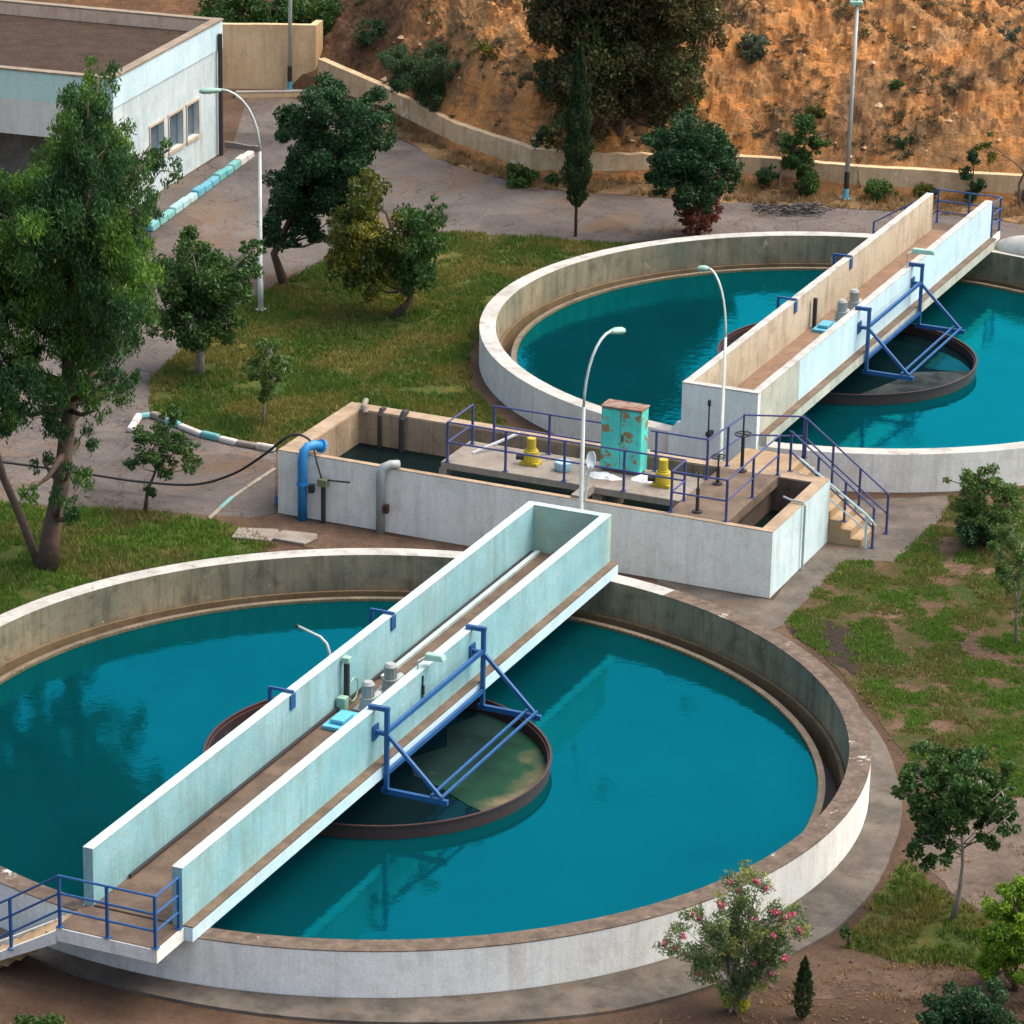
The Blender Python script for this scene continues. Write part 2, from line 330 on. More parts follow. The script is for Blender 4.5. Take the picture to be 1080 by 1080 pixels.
WALLB = [(-7.1,124.8),(-4.83,122.1),(-2.12,117.18),(.39,113.9),(2.5,113.9),(4.7,114.3),(7.76,114.0),(10.7,112.9),(16.07,112.1),(26,110.5)]
def yb(x):
    P = [(-60,135),(-12,128)]+WALLB+[(80,104)]
    for (x0,y0),(x1,y1) in zip(P, P[1:]):
        if x0 <= x <= x1: return y0+(y1-y0)*(x-x0)/(x1-x0)
    return 110
def sm(t): t = min(1, max(0, t)); return t*t*(3-2*t)
def hill_z(x, y):
    d = y-yb(x)-.15
    if d < 0: return -.4 if d > -1.5 else -1
    f = sm((x+9.5)/6.5)
    h = .55+5.6*(1-math.exp(-d/4.2))*f+.06*d*(1-f)+.012*d
    n = noise.fractal(Vector((x*.35, y*.35, 3.1)), 1.0, 2.1, 5)
    r = noise.ridged_multi_fractal(Vector((x*.55+.3*y, y*.25, 7.7)), .9, 2.2, 5, 1., 2.)
    q = noise.fractal(Vector((x*2.6, y*2.6, 9.)), .8, 2.1, 4)
    k = min(1, d/1.2)*(.25+.75*f)
    q2 = noise.ridged_multi_fractal(Vector((x*2.1, y*1.3+h*1.2, 4.)), .8, 2.3, 4, 1., 2.)
    return h+k*(.6*n+.40*(r-1.2)+.2*q+.12*(q2-1.2))
xs = np.concatenate([np.linspace(-80,-14,12), np.arange(-13,20.01,.11), np.linspace(21,90,14)])
ds = np.concatenate([[-.6,0], np.arange(.12,9.5,.11), np.linspace(10,60,14)])
hv = []; 
for x in xs:
    yy = yb(float(x))
    for d in ds: hv.append((float(x), yy+.16+float(d), hill_z(float(x), yy+.16+float(d))))
nd = len(ds); hf = [(i*nd+j, (i+1)*nd+j, (i+1)*nd+j+1, i*nd+j+1) for i in range(len(xs)-1) for j in range(nd-1)]
m, t, p = new_mat('rocky_hill')
c = ramp(t, wnz(t, .2, 10, .72, dist=.9), [(.36, (.34,.20,.10)), (.45, (.58,.31,.13)), (.54, (.86,.38,.12)), (.66, (.80,.50,.25))])
k = ramp(t, wnz(t, .55, 9, .75, (1.6,1,1)), [(.50, K), (.64, W)]); c = mix(t, k, c, (.27,.185,.10))
k = ramp(t, wnz(t, .8, 8, .7, (.5,.5,3.2), dist=1.), [(.54, K), (.60, W)]); c = mix(t, mix(t, 1, k, (.6,.6,.6), 'MULTIPLY'), c, (.30,.17,.08))
k = ramp(t, wnz(t, 1.6, 8, .8), [(.60, K), (.66, W)]); c = mix(t, k, c, (.085,.075,.035))
k = ramp(t, wnz(t, 2.2, 8, .8, dist=1.), [(.62, K), (.66, W)]); c = mix(t, k, c, (.58,.42,.27))
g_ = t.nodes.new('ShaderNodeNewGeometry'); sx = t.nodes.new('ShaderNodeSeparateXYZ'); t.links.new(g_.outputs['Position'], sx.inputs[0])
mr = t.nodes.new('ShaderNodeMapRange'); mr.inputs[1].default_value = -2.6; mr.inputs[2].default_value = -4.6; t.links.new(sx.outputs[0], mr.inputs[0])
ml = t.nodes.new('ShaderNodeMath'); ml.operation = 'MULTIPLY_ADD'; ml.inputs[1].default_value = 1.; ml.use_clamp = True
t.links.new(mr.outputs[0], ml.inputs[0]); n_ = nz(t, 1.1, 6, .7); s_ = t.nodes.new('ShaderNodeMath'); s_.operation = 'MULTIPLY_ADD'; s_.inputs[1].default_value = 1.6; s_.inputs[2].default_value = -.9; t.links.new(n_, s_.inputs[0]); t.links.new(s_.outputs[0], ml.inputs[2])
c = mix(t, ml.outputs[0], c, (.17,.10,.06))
c = mix(t, 1, c, ramp(t, wnz(t, 9, 6, .85), [(.3, (.62,)*3), (.7, (1.35,)*3)]), 'MULTIPLY')
t.links.new(c, p.inputs['Base Color']); p.inputs['Roughness'].default_value = .95; p.inputs['Specular IOR Level'].default_value = .1
bump(t, p, wnz(t, 2.6, 12, .8), 1., .35)
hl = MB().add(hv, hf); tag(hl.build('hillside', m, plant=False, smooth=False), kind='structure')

# apron round the near tank
ap = MB()
def apr(deg):      # outer radius by local angle
    P = [(-180,10.3),(-120,10.3),(-95,10.5),(-60,10.9),(-42,11.25),(-15,11.2),(5,10.75),(25,10.6),(45,10.7),(70,10.4),(120,10.2),(180,10.3)]
    for (a0,r0),(a1,r1) in zip(P, P[1:]):
        if a0 <= deg <= a1: return r0+(r1-r0)*(deg-a0)/(a1-a0)
vs = []; N = 180
for i in range(N+1):
    dg = -112+195*i/N; ro = apr(dg); a = R(dg)
    for r, z in ((10.01, .08), (ro, .06), (ro+.01, -.05)): vs.append((r*math.cos(a), r*math.sin(a), z))
ap.add(vs, [(i*3+j, i*3+j+1, (i+1)*3+j+1, (i+1)*3+j) for i in range(N) for j in range(2)])
tag(ap.build('apron_pavement', M_apron), kind='structure')

# ---------------------------------------------------------------- grass
def inside(px, py, poly):
    n = len(poly); r = np.zeros(px.shape, bool); j = n-1
    for i in range(n):
        xi, yi = poly[i]; xj, yj = poly[j]
        r ^= ((yi > py) != (yj > py)) & (px < (xj-xi)*(py-yi)/(yj-yi+1e-12)+xi); j = i
    return r
def quads_mesh(name, V, mats, base=(0,0,0), parent=None, nper=4, midx=None, plant=False):
    n = len(V); me = bpy.data.meshes.new(name)
    me.vertices.add(n*nper); me.vertices.foreach_set('co', (V.reshape(-1,3)-np.array(base)).astype(np.float32).ravel())
    me.loops.add(n*nper); me.loops.foreach_set('vertex_index', np.arange(n*nper, dtype=np.int32))
    me.polygons.add(n); me.polygons.foreach_set('loop_start', np.arange(0, n*nper, nper, dtype=np.int32))
    me.polygons.foreach_set('loop_total', np.full(n, nper, dtype=np.int32))
    for mm in mats: me.materials.append(mm)
    if midx is not None: me.polygons.foreach_set('material_index', midx.astype(np.int32))
    me.update(calc_edges=True)
    o = bpy.data.objects.new(name, me); COL.objects.link(o)
    if parent: o.parent = parent
    else: put(o, base, plant)
    return o
def grass(label, poly, dens, mat, hmin=.05, hmax=.16, patch=.45, thr=-.1, z=.01, zf=None, name='grass'):
    P = np.array(poly); x0, y0 = P.min(0); x1, y1 = P.max(0); x0 = max(x0, -15); x1 = min(x1, 19)
    n = int((x1-x0)*(y1-y0)*dens); px = rng.uniform(x0, x1, n); py = rng.uniform(y0, y1, n)
    k = inside(px, py, poly); px = px[k]; py = py[k]
    nn = np.array([noise.noise(Vector((a*patch, b*patch, 5.))) + .5*noise.noise(Vector((a*patch*3, b*patch*3, 1.))) for a, b in zip(px, py)])
    k = nn > thr+rng.uniform(-.12, .12, len(nn)); px, py, nn = px[k], py[k], nn[k]
    B = 6; px = np.repeat(px, B)+rng.normal(0, .05, len(px)*B); py = np.repeat(py, B)+rng.normal(0, .05, len(py)*B); nn = np.repeat(nn, B)
    h = rng.uniform(hmin, hmax, len(px))*(1+.9*np.clip(nn, 0, 1)); th = rng.uniform(0, 2*np.pi, len(px)); wd = rng.uniform(.012, .028, len(px))
    lean = rng.uniform(.1, .7, len(px))*h; la = rng.uniform(0, 2*np.pi, len(px))
    zz = np.full(len(px), z) if zf is None else np.array([zf(a, b) for a, b in zip(px, py)])
    V = np.stack([np.stack([px-np.cos(th)*wd, py-np.sin(th)*wd, zz], 1), np.stack([px+np.cos(th)*wd, py+np.sin(th)*wd, zz], 1),
                  np.stack([px+np.cos(la)*lean, py+np.sin(la)*lean, zz+h], 1)], 1)
    o = quads_mesh(name, V, [mat], nper=3); return tag(o, kind='stuff', label=label)
def gr(*a, **k): return tag(grass(*a, **k), cat='grass')
gr('mixed green and yellow grass on the lawn between the roads and the tanks', ISL, 150, M_grass, .04, .13, .7, thr=-.4)
gr('green grass on the lawn left of the near tank under the tall tree', LEFT, 150, M_grassr, .04, .14, .7, thr=-.4)
gr('patchy green grass on bare soil right of the near tank', RIGHT, 330, M_grassr, .015, .075, 1.3, thr=-.08)
gr('yellowish grass in the corner patch under the small right hand tree', TRI, 150, M_grass, .04, .11, 1.2, thr=-.2)
gr('dry straw grass along the far roadside below the wall', VERGE, 70, M_straw, .06, .22, .8, thr=-.1, name='dry_grass')

# ---------------------------------------------------------------- tanks
def tank(b0, label, near):
    T = thing('round_tank', label, 'water tank', (0, b0, 0))
    w_ = MB(); w_.revolve(0, b0, [(10.0,-.3),(10.0,1.0),(9.56,1.0),(9.56,-.45)], 160, [0,1,2,2])
    w_.build('outer_wall', [M_white if near else M_whiteold, M_rimwhite, M_innerwall], T)
    if near:       # the bare brown part of the rim: a worn render strip 3 mm proud
        rp = MB(); rp.revolve(0, b0, [(10.003,.985),(10.003,1.004),(9.557,1.004),(9.557,.985)], 130, None, True, R(-140), R(74))
        rp.build('worn_rim', M_rimbrown, T)
    f = MB(); f.revolve(0, b0, [(9.56,.10),(9.52,.16),(9.44,.16),(9.42,-.45),(9.56,-.45)], 160); f.build('foot_ledge', M_innertan, T)
    wr = MB(); wr.revolve(0, b0, [(9.12,-.5),(9.12,.16),(8.98,.16),(8.98,-.5)], 160); wr.build('weir', M_weir, T)
    th_ = MB(); nT = 360
    for k_ in range(nT):
        aa = [2*math.pi*(k_+q_)/nT for q_ in (0, .5, 1)]; pp = [(8.965*math.cos(a_), b0+8.965*math.sin(a_)) for a_ in aa]; po = [(8.977*math.cos(a_), b0+8.977*math.sin(a_)) for a_ in aa]
        vs_ = []
        for (x_, y_), zt_ in list(zip(pp, (.13,.175,.13)))+list(zip(po, (.13,.175,.13))): vs_ += [(x_, y_, .02), (x_, y_, zt_)]
        th_.add(vs_, [(0,2,3,1),(2,4,5,3),(6,7,9,8),(8,9,11,10),(1,3,9,7),(3,5,11,9)])
    th_.build('notched_plate', M_innertan, T)
    fl = MB(); fl.revolve(0, b0, [(9.56,-.4),(9.1,-.4)], 96, None, False); fl.build('channel_floor', M_dark, T)
    wt = MB(); n = 96
    wt.add([(8.99*math.cos(2*math.pi*i/n), b0+8.99*math.sin(2*math.pi*i/n), .1) for i in range(n)], [tuple(range(n))])
    tag(wt.build('water', M_water if near else M_water2, base=(0,b0,.1)), kind='structure')
    return T
tank(0, 'round white concrete tank of blue water nearest the viewer, with a worn brown rim', True)
tank(29.58, 'farther round concrete tank of blue water with an even white rim, below the hill', False)

def ring(b0, label, near):
    T = thing('baffle_ring', label, 'steel ring', (.05, b0, 0))
    s = MB(); s.revolve(.05, b0, [(3.49,-.1),(3.49,.40),(3.54,.40),(3.54,.37),(3.51,.36),(3.51,-.1)], 90)
    s.revolve(.05, b0, [(3.45,-.1),(3.45,.34),(3.488,.34),(3.488,-.1)], 90)
    s.build('ring_wall', M_redbrown, T)
    tag(MB().add([(.05+3.43*math.cos(2*math.pi*i/72), b0+3.43*math.sin(2*math.pi*i/72), .118) for i in range(72)], [tuple(range(72))]).build('ring_water_shaded', M_ringwater, base=(.05,b0,.118)), kind='structure')  # separate darker disc of water, standing in for the bridge's reflection
    if near:
        pts = [(.05+3.42*math.cos(R(a)), b0+3.42*math.sin(R(a))) for a in range(-22, 79, 5)]+[(.85,3.1),(.55,2.3),(.95,1.4),(.5,.5),(.95,-.2),(1.7,-.5),(2.5,-1.0)]
        m, t, p = new_mat('floating_scum')
        g_ = t.nodes.new('ShaderNodeTexCoord'); sx = t.nodes.new('ShaderNodeSeparateXYZ'); t.links.new(g_.outputs['Object'], sx.inputs[0])
        ad = t.nodes.new('ShaderNodeMath'); ad.operation = 'MULTIPLY_ADD'; ad.inputs[1].default_value = .2
        t.links.new(sx.outputs[0], ad.inputs[0]); n_ = nz(t, .9, 6, .6)
        sb = t.nodes.new('ShaderNodeMath'); sb.operation = 'MULTIPLY_ADD'; sb.inputs[1].default_value = .7; sb.inputs[2].default_value = -.35
        t.links.new(n_, sb.inputs[0]); t.links.new(sb.outputs[0], ad.inputs[2])
        c = ramp(t, ad.outputs[0], [(.20, (.004,.018,.018)), (.34, (.004,.022,.016)), (.52, (.007,.045,.024)), (.62, (.07,.075,.04)), (.76, (.20,.17,.10))])
        k = ramp(t, nz(t, 1.6, 8, .75, dist=.8), [(.60, K), (.64, W)]); c = mix(t, k, c, (.015,.03,.025))
        t.links.new(c, p.inputs['Base Color']); p.inputs['Roughness'].default_value = .8; p.inputs['Specular IOR Level'].default_value = .12
        MB().sheet(pts, .13).build('scum', m, T)
    else:
        pts = [(.05+3.4*math.cos(R(a)), b0+3.4*math.sin(R(a))) for a in range(-75, 16, 6)]+[(2.0,b0+.1),(1.5,b0-1.6)]
        MB().sheet(pts, .13).build('scum', ground_mat('pale_scum', [(.4,(.008,.016,.016)),(.6,(.045,.06,.06))], .8, 8, .2), T)
    return T
ring(0, 'red-brown steel ring in the near tank with green and tan scum inside', True)
ring(29.58, 'red-brown steel ring in the farther tank under its bridge', False)

# ---------------------------------------------------------------- bridges
def bridge(b0, label, near):
    y0, y1 = b0-10.12, b0+9.9
    T = thing('tank_bridge', label, 'bridge', (.07, b0, 1.0))
    A0, A1 = -.93, 1.07
    if near: wm = [M_aqua, M_aquawhite, M_aqua]
    s = MB(); s.box(A0-.03, A1+.2, y0+(0 if near else .204), y1, 1.0, 1.27); s.build('slab', M_bluewhite if near else M_greyold, T, bevel=.01)
    s = MB(); s.box(A1+.002, A1+.202, y0+(.01 if near else .21), y1-.01, 1.272, 1.30)
    s.build('ledge_dirt', M_ledge, T)
    dk = MB(); dk.box(A0+.2, A1-.2, y0+(.002 if near else .204), y1, 1.272, 1.31); dk.build('deck', M_deck if near else M_deckred, T)
    def para(x0, x1, za, zb, segs, name='parapet'):
        # sides and a separately coloured cap
        mb = MB()
        for (s0, s1, mi) in segs: mb.box(x0, x1, s0, s1, za, zb-.03, mi)
        o = mb.build(name, [M_aqua, M_greyold, M_bluewhite, M_beige], T)
        c_ = MB(); c_.box(x0-.006, x1+.006, segs[0][0]-.004, segs[-1][1], zb-.03, zb)
        c_.build('coping', M_aquawhite if near else M_rimwhite, o, bevel=.012)
    if near:
        para(A0, A0+.2, 1.273, 2.42, [(y0, y1, 0)]); para(A1-.2, A1, 1.273, 2.42, [(y0, y1-.2, 0)])
        e = MB(); e.box(A0+.2, A1, y1-.2, y1, 1.273, 2.39); eo = e.build('end_wall', M_greenpeel, T)
        c_ = MB(); c_.box(A0+.206, A1+.006, y1-.204, y1+.004, 2.392, 2.422); c_.build('coping', M_aquawhite, eo, bevel=.01)
        k = MB(); k.tube([(A0+.26, y0+1.2, 1.37), (A0+.26, y1-.4, 1.37)], .035, 6); k.build('conduit', M_dark, T)
        k = MB(); k.box(A0+.31, A0+.42, b0+1.5, y1-.3, 1.312, 1.38); k.build('cable_trough', M_aquawhite, T)
    else:
        ys = y0+3.1
        para(A0, A0+.2, 1.273, 2.42, [(y0+.2, y1, 3)]); para(A1-.2, A1, 1.273, 2.42, [(y0+.2, ys, 1), (ys, y1, 2)])
        e = MB(); e.box(A0, A1, y0, y0+.2, 0, 2.39)
        e.prism([(A0-.32, y0+.02), (A0-.001, y0+.02), (A0-.001, y0+.14), (A0-.32, y0+.14)], 0, 1.05)
        e.hexa([(A0-.32,y0+.02,1.051),(A0-.001,y0+.02,1.051),(A0-.001,y0+.14,1.051),(A0-.32,y0+.14,1.051),(A0-.12,y0+.02,1.35),(A0-.001,y0+.02,1.35),(A0-.001,y0+.14,1.35),(A0-.12,y0+.14,1.35)])
        eo = e.build('end_wall', M_endwhite, T)
        c_ = MB(); c_.box(A0-.006, A1+.006, y0-.006, y0+.204, 2.392, 2.422); c_.build('coping', M_rimwhite, eo)
    # blue steel frame carrying the ring
    fr = MB(); x = A1+.27
    for h_ in (2.0, 1.12): fr.bar((x, b0-2.3, h_), (x, b0+2.3, h_), .07, .09)
    fr.bar((x+1.2, b0-2.35, .84), (x+1.2, b0+2.35, .84), .045); fr.bar((x+.98, b0-2.35, .84), (x+.98, b0+2.35, .84), .045)
    fo = fr.build('steel_frame', M_blue, T)
    for s_ in (-1, 1):
        yy = b0+2.3*s_
        MB().bar((x, yy, .7), (x, yy, 2.52), .085).build('post', M_blue, fo)
        MB().bar((A1-.12, yy, 2.47), (x+.05, yy, 2.47), .09).build('bracket', M_blue, fo)
        MB().bar((A1, yy, 1.95), (x, yy, 1.95), .08).box(A1+.002, A1+.04, yy-.13, yy+.13, 1.8, 2.1).build('wall_plate', M_blue, fo)
        MB().bar((x-.1, yy, .74), (x+1.32, yy, .74), .085, .11).build('arm', M_blue, fo)
        MB().bar((x, yy, 1.95), (x+1.15, yy, .84), .07).build('brace', M_blue, fo)
        MB().box(A0+.202, A0+.235, yy-.1, yy+.1, 2.1, 2.4).bar((A0-.3, yy, 2.46), (A0+.24, yy, 2.46), .05).bar((A0-.28, yy, 2.46), (A0-.28, yy, .4), .07).build('hanger', M_blue, T)
    return T
bridge(0, 'pale aqua concrete walkway bridge across the near tank', True)
bridge(29.58, 'walkway bridge with beige inner wall across the farther tank', False)

# ---------------------------------------------------------------- railings
def rail(parent, pts, mat, h=1.0, bars=(1., .5), posts=None, w_=.045, z_in=True, name='railing', pw=.05):
    mb = MB()
    for f in bars:
        for p, q in zip(pts, pts[1:]):
            mb.tube([(p[0],p[1],p[2]+h*f), (q[0],q[1],q[2]+h*f)], w_/2, 6)
    o = mb.build(name, mat, parent)
    if posts is None: posts = pts
    for p in posts: MB().box(p[0]-.06,p[0]+.06,p[1]-.06,p[1]+.06,p[2]+.003,p[2]+.016).bar((p[0],p[1],p[2]+.004), (p[0],p[1],p[2]+h+.01), pw).build('post', mat, o)
    return o
def lerp(p, q, t): return tuple(p[i]+(q[i]-p[i])*t for i in range(3))

def landing(b, s, label):
    """landing slab beyond a bridge end (s=-1 towards viewer) with a flight going down to the left"""
    T = thing('concrete_staircase', label, 'staircase', (0, b+s*.5, 0))
    y0, y1 = sorted((b+s*.003, b+s*1.0)); sm_ = M_whiteold
    m = MB(); m.box(-.93, 1.1, y0, y1, 1.0, 1.27); m.build('landing_slab', sm_, T, bevel=.012)
    m = MB(); m.box(-.91, 1.08, y0+.02, y1-.02, 1.272, 1.285); m.build('landing_top', M_deck, T)
    m = MB(); n = 7; run = .27; rise = 1.27/n
    for i in range(n):
        xa = -.935-run*i; zt = 1.27-rise*(i+1)+.0
        m.box(xa-run, xa, y0+.1, y1-.1, max(zt-.16, -.05), zt+.005)
    m.build('steps', M_step, T)
    st = MB()
    for yy in (y0+.002, y1-.1):
        st.hexa([(-.935-run*n,yy,-.02),(-.935,yy,.95),(-.935,yy+.097,.95),(-.935-run*n,yy+.097,-.02),
                 (-.935-run*n,yy,.1),(-.935,yy,1.2),(-.935,yy+.097,1.2),(-.935-run*n,yy+.097,.1)])
    st.build('stringer', sm_, T)
    f = b+s*.97; top = 1.285
    rail(T, [(-.93-run*n, f, .02), (-.93-run*n*.5, f, .62), (-.86, f, top), (.1, f, top), (1.06, f, top), (1.06, b+s*.12, top)], M_blue, 1.0, (1., .66, .33),
         [(-.93-run*n, f, .02), (-.93-run*n*.5, f, .62), (-.86, f, top), (.1, f, top), (1.06, f, top), (1.06, b+s*.12, top)], .045, pw=.05)
    return T
landing(-10.12, -1, 'concrete steps and landing with blue railing at the near end of the front bridge')
landing(39.48, 1, 'steps and landing with blue railing at the hill end of the farther bridge')

# ---------------------------------------------------------------- concrete basin between the tanks
B = thing('concrete_basin', 'long raised white concrete basin with walkway between the two round tanks', 'water basin', (-2.3, 14.5, 0))
X0, X1, Y0, Y1 = -8.6, 4.0, 12.47, 16.5; ZT = 1.6
wl = MB()
wl.box(X0, X1, Y0, Y0+.16, 0, ZT, 0); wl.box(X0, X1, Y1-.42, Y1, 0, ZT, 1); wl.box(X0, X0+.42, Y0+.161, Y1-.421, 0, ZT, 1)
wo = wl.build('wall', [M_whiteold, M_beige], B)
MB().box(X1-.3, X1, Y0+.161, Y1-.421, 0, ZT).build('end_wall', M_basinend, B)
MB().box(X1+.001, X1+.004, Y0+.004, Y1-.004, .02, ZT-.004).build('end_facing', M_basinend, B)
cp = MB(); cp.box(X0-.004, X1+.008, Y0-.004, Y0+.165, ZT+.001, ZT+.025); cp.box(X0-.004, X1+.008, Y1-.425, Y1+.004, ZT+.001, ZT+.025)
cp.box(X0-.004, X0+.425, Y0+.166, Y1-.426, ZT+.001, ZT+.025); cp.box(X1-.305, X1+.008, Y0+.166, Y1-.426, ZT+.001, ZT+.025)
cp.build('coping', M_basincoping, B, bevel=.01)
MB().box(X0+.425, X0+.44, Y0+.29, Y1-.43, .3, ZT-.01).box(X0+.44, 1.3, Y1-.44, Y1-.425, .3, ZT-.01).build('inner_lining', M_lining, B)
MB().box(2.71, 3.69, Y1-.44, Y1-.425, .76, ZT-.005).box(3.68, 3.695, Y0+.2, Y1-.445, .76, ZT-.005).box(2.71, 3.68, Y0+.165, Y0+.18, .76, ZT-.005).build('chamber_shade', M_chambershade, B)  # thin dark sheets standing in for shade inside the right chamber
wk = MB(); wk.box(-4.75, 1.38, 13.45, 15.15, ZT-.15, ZT+.02); wk.box(-4.8, -4.6, 13.45, 13.75, .3, ZT-.152); wk.box(-.9, -.65, 13.6, 15.0, .3, ZT-.152)
wk.build('walkway', M_conclight, B, bevel=.012)
cw = MB(); cw.box(1.385, 2.85, Y0+.17, Y1-.43, ZT-.22, ZT+.03); cw.build('cross_walkway', M_ledge, B, bevel=.012)
MB().box(2.5, 2.7, Y0+.17, Y1-.43, 0, ZT-.225).build('divider', M_chambershade, B)  # coloured dark for the shade below the cross walkway
MB().box(-1.0, -.78, Y0+.05, 13.445, ZT-.12, ZT+.1).build('cross_beam', M_conclight, B, bevel=.01)
z0 = ZT+.02
pf = [(-4.6, 13.5, z0), (1.4, 13.5, z0), (1.4, 12.6, z0)]
rail(B, [(-4.6,14.95,z0), (-4.6,13.5,z0), (1.45,13.5,z0), (1.45,12.65,z0), (2.8,12.65,z0), (2.8,16.15,z0)], M_navy, 1.0, (1., .5),
     [(-4.6,14.95,z0)]+[(-4.6+i*1.51, 13.5, z0) for i in range(5)]+[(1.45,12.65,z0), (2.8,12.65,z0), (2.8,14.4,z0), (2.8,16.15,z0)])
rail(B, [(-4.1,15.1,z0), (-1.2,15.1,z0)], M_navy, 1.0, (1., .5), [(-4.1,15.1,z0), (-2.65,15.1,z0), (-1.25,15.1,z0)])
rail(B, [(-.05,15.1,z0), (1.4,15.1,z0), (1.55,17.2,z0), (2.9,17.75,z0)], M_navy, 1.0, (1., .5), [(.1,15.1,z0), (1.4,15.1,z0), (1.5,16.2,z0)])
tag(MB().sheet([(X0+.4,Y0+.2),(X1-.2,Y0+.2),(X1-.2,Y1-.3),(X0+.4,Y1-.3)], .75).build('basin_water', M_basinwater, base=(0,14,.75)), kind='structure')

# staircase beside the basin
S = thing('concrete_staircase', 'yellowish concrete steps with dark blue railings at the right end of the white basin', 'staircase', (4, 17.2, 0))
m = MB(); n = 8; run = .27; rise = ZT/n; xs0 = 2.95
m.box(1.4, xs0, Y1+.003, 17.75, .0, ZT)
for i in range(n-1):
    zt = ZT-rise*(i+1); m.box(xs0+run*i+.001, xs0+run*(i+1), Y1+.01, 17.72, .0, zt)
m.build('steps', M_step, S, bevel=.012)
xe = xs0+run*(n-1)
def srail(y, mat, hb, x_a, h=1.0, nm='railing'):
    za = ZT; mb_pts = [(x_a, y, za), (xe+.25, y, 0.02)]
    return rail(S, mb_pts, mat, h, hb, [lerp(mb_pts[0], mb_pts[1], k) for k in (0, .33, .66, 1)], name=nm)
srail(16.6, M_navy, (1., .5), xs0)
srail(17.68, M_navy, (1., .5), xs0)
rail(S, [(2.9,16.6,ZT), (xs0,16.6,ZT)], M_navy, 1.0, (1., .5), [(2.9,17.68,ZT)])
MB().tube([(3.2,16.52,2.0),(xe+.1,16.52,.85),(xe+.25,16.52,.72),(xe+.28,16.6,.6),(xe+.2,16.6,.5)], .028, 6).tube([(3.2,16.52,1.65),(xe+.05,16.52,.5)], .02, 6).bar((xe+.1,16.52,0),(xe+.1,16.52,.83), .05).build('handrail', M_palerail, S)

# cabinet
Cb = thing('electrical_cabinet', 'tall turquoise metal cabinet with rust patches standing on the basin walkway', 'cabinet', (-.65, 14.8, z0))
MB().box(-1.12,-.1,14.6,15.05,z0+.06,z0+1.6).build('body', M_teal, Cb, bevel=.012)
MB().box(-1.14,-.08,14.56,15.09,z0+1.602,z0+1.64).build('roof', metal_paint('rusty_top', (.25,.18,.13), at=.5), Cb, bevel=.012)
MB().box(-1.09,-.625,14.575,14.597,z0+.1,z0+1.56).build('door', M_teal, Cb, bevel=.006)
MB().box(-.61,-.13,14.575,14.597,z0+.1,z0+1.56).build('door', M_teal, Cb, bevel=.006)
MB().box(-1.08,-.14,14.62,15.0,z0+.002,z0+.058).build('plinth', M_ledge, Cb)
MB().bar((-.56,14.565,z0+.8),(-.56,14.565,z0+.98),.03).build('handle', M_dark, Cb)
# yellow pumps
def pump(a, b, label):
    P = thing('yellow_pump', label, 'pump', (a, b, z0), group='yellow pumps on the basin walkway'); P.scale = (.8,.8,.85)
    MB().tube([(a,b,z0+.1),(a,b,z0+.42)], [.25,.22], 16).build('casing', M_yellow, P, smooth=False, bevel=.02)
    MB().tube([(a,b,z0+.425),(a,b,z0+.47)], .17, 16).tube([(a,b,z0+.475),(a,b,z0+.78)], .14, 14).build('motor', M_yellow, P, bevel=.015)
    MB().box(a-.28,a+.28,b-.22,b+.22,z0+.003,z0+.098).build('base_plate', M_yellow, P, bevel=.01)
    MB().tube([(a-.2,b-.1,z0+.2),(a-.42,b-.15,z0+.2)], .08, 10).build('outlet', M_dark, P)
pump(-2.75, 14.25, 'yellow pump left of the turquoise cabinet'); pump(.62, 14.25, 'yellow pump right of the turquoise cabinet')
b_ = MB(); b_.tube([(-1.9,14.2,z0+.003),(-1.9,14.2,z0+.1),(-1.9,14.2,z0+.22),(-1.9,14.2,z0+.235)], [.19,.21,.21,.16], 16)
tag(b_.build('drum', metal_paint('pale_blue_drum', (.30,.50,.60)), base=(-1.9,14.2,z0), bevel=.02), 'squat light blue drum on the walkway between yellow pump and lamp post', 'drum')
for i, (a, b, rx, ry, lab) in enumerate([(-.85,14.2,.45,.2,'white sack lying flat in front of the turquoise cabinet'), (.1,14.45,.35,.25,'crumpled white sheet between the cabinet and the right yellow pump')]):
    s_ = MB(); k = 24; vs = [(a, b, z0+.09)]
    for ring_, zz in ((.55, .075), (1., .004)):
        for j in range(k):
            r_ = ring_*(1+.22*noise.noise(Vector((math.cos(j*6.283/k)*2, math.sin(j*6.283/k)*2, i*5.)))); vs.append((a+rx*r_*math.cos(j*6.283/k), b+ry*r_*math.sin(j*6.283/k), z0+zz+.02*noise.noise(Vector((j*1.,ring_,i)))*(ring_<1)))
    s_.add(vs, [(0, 1+j, 1+(j+1)%k) for j in range(k)]+[(1+j, 1+k+j, 1+k+(j+1)%k, 1+(j+1)%k) for j in range(k)])
    tag(s_.build('white_sack', M_whitebag, base=(a,b,z0)), lab, 'sack')
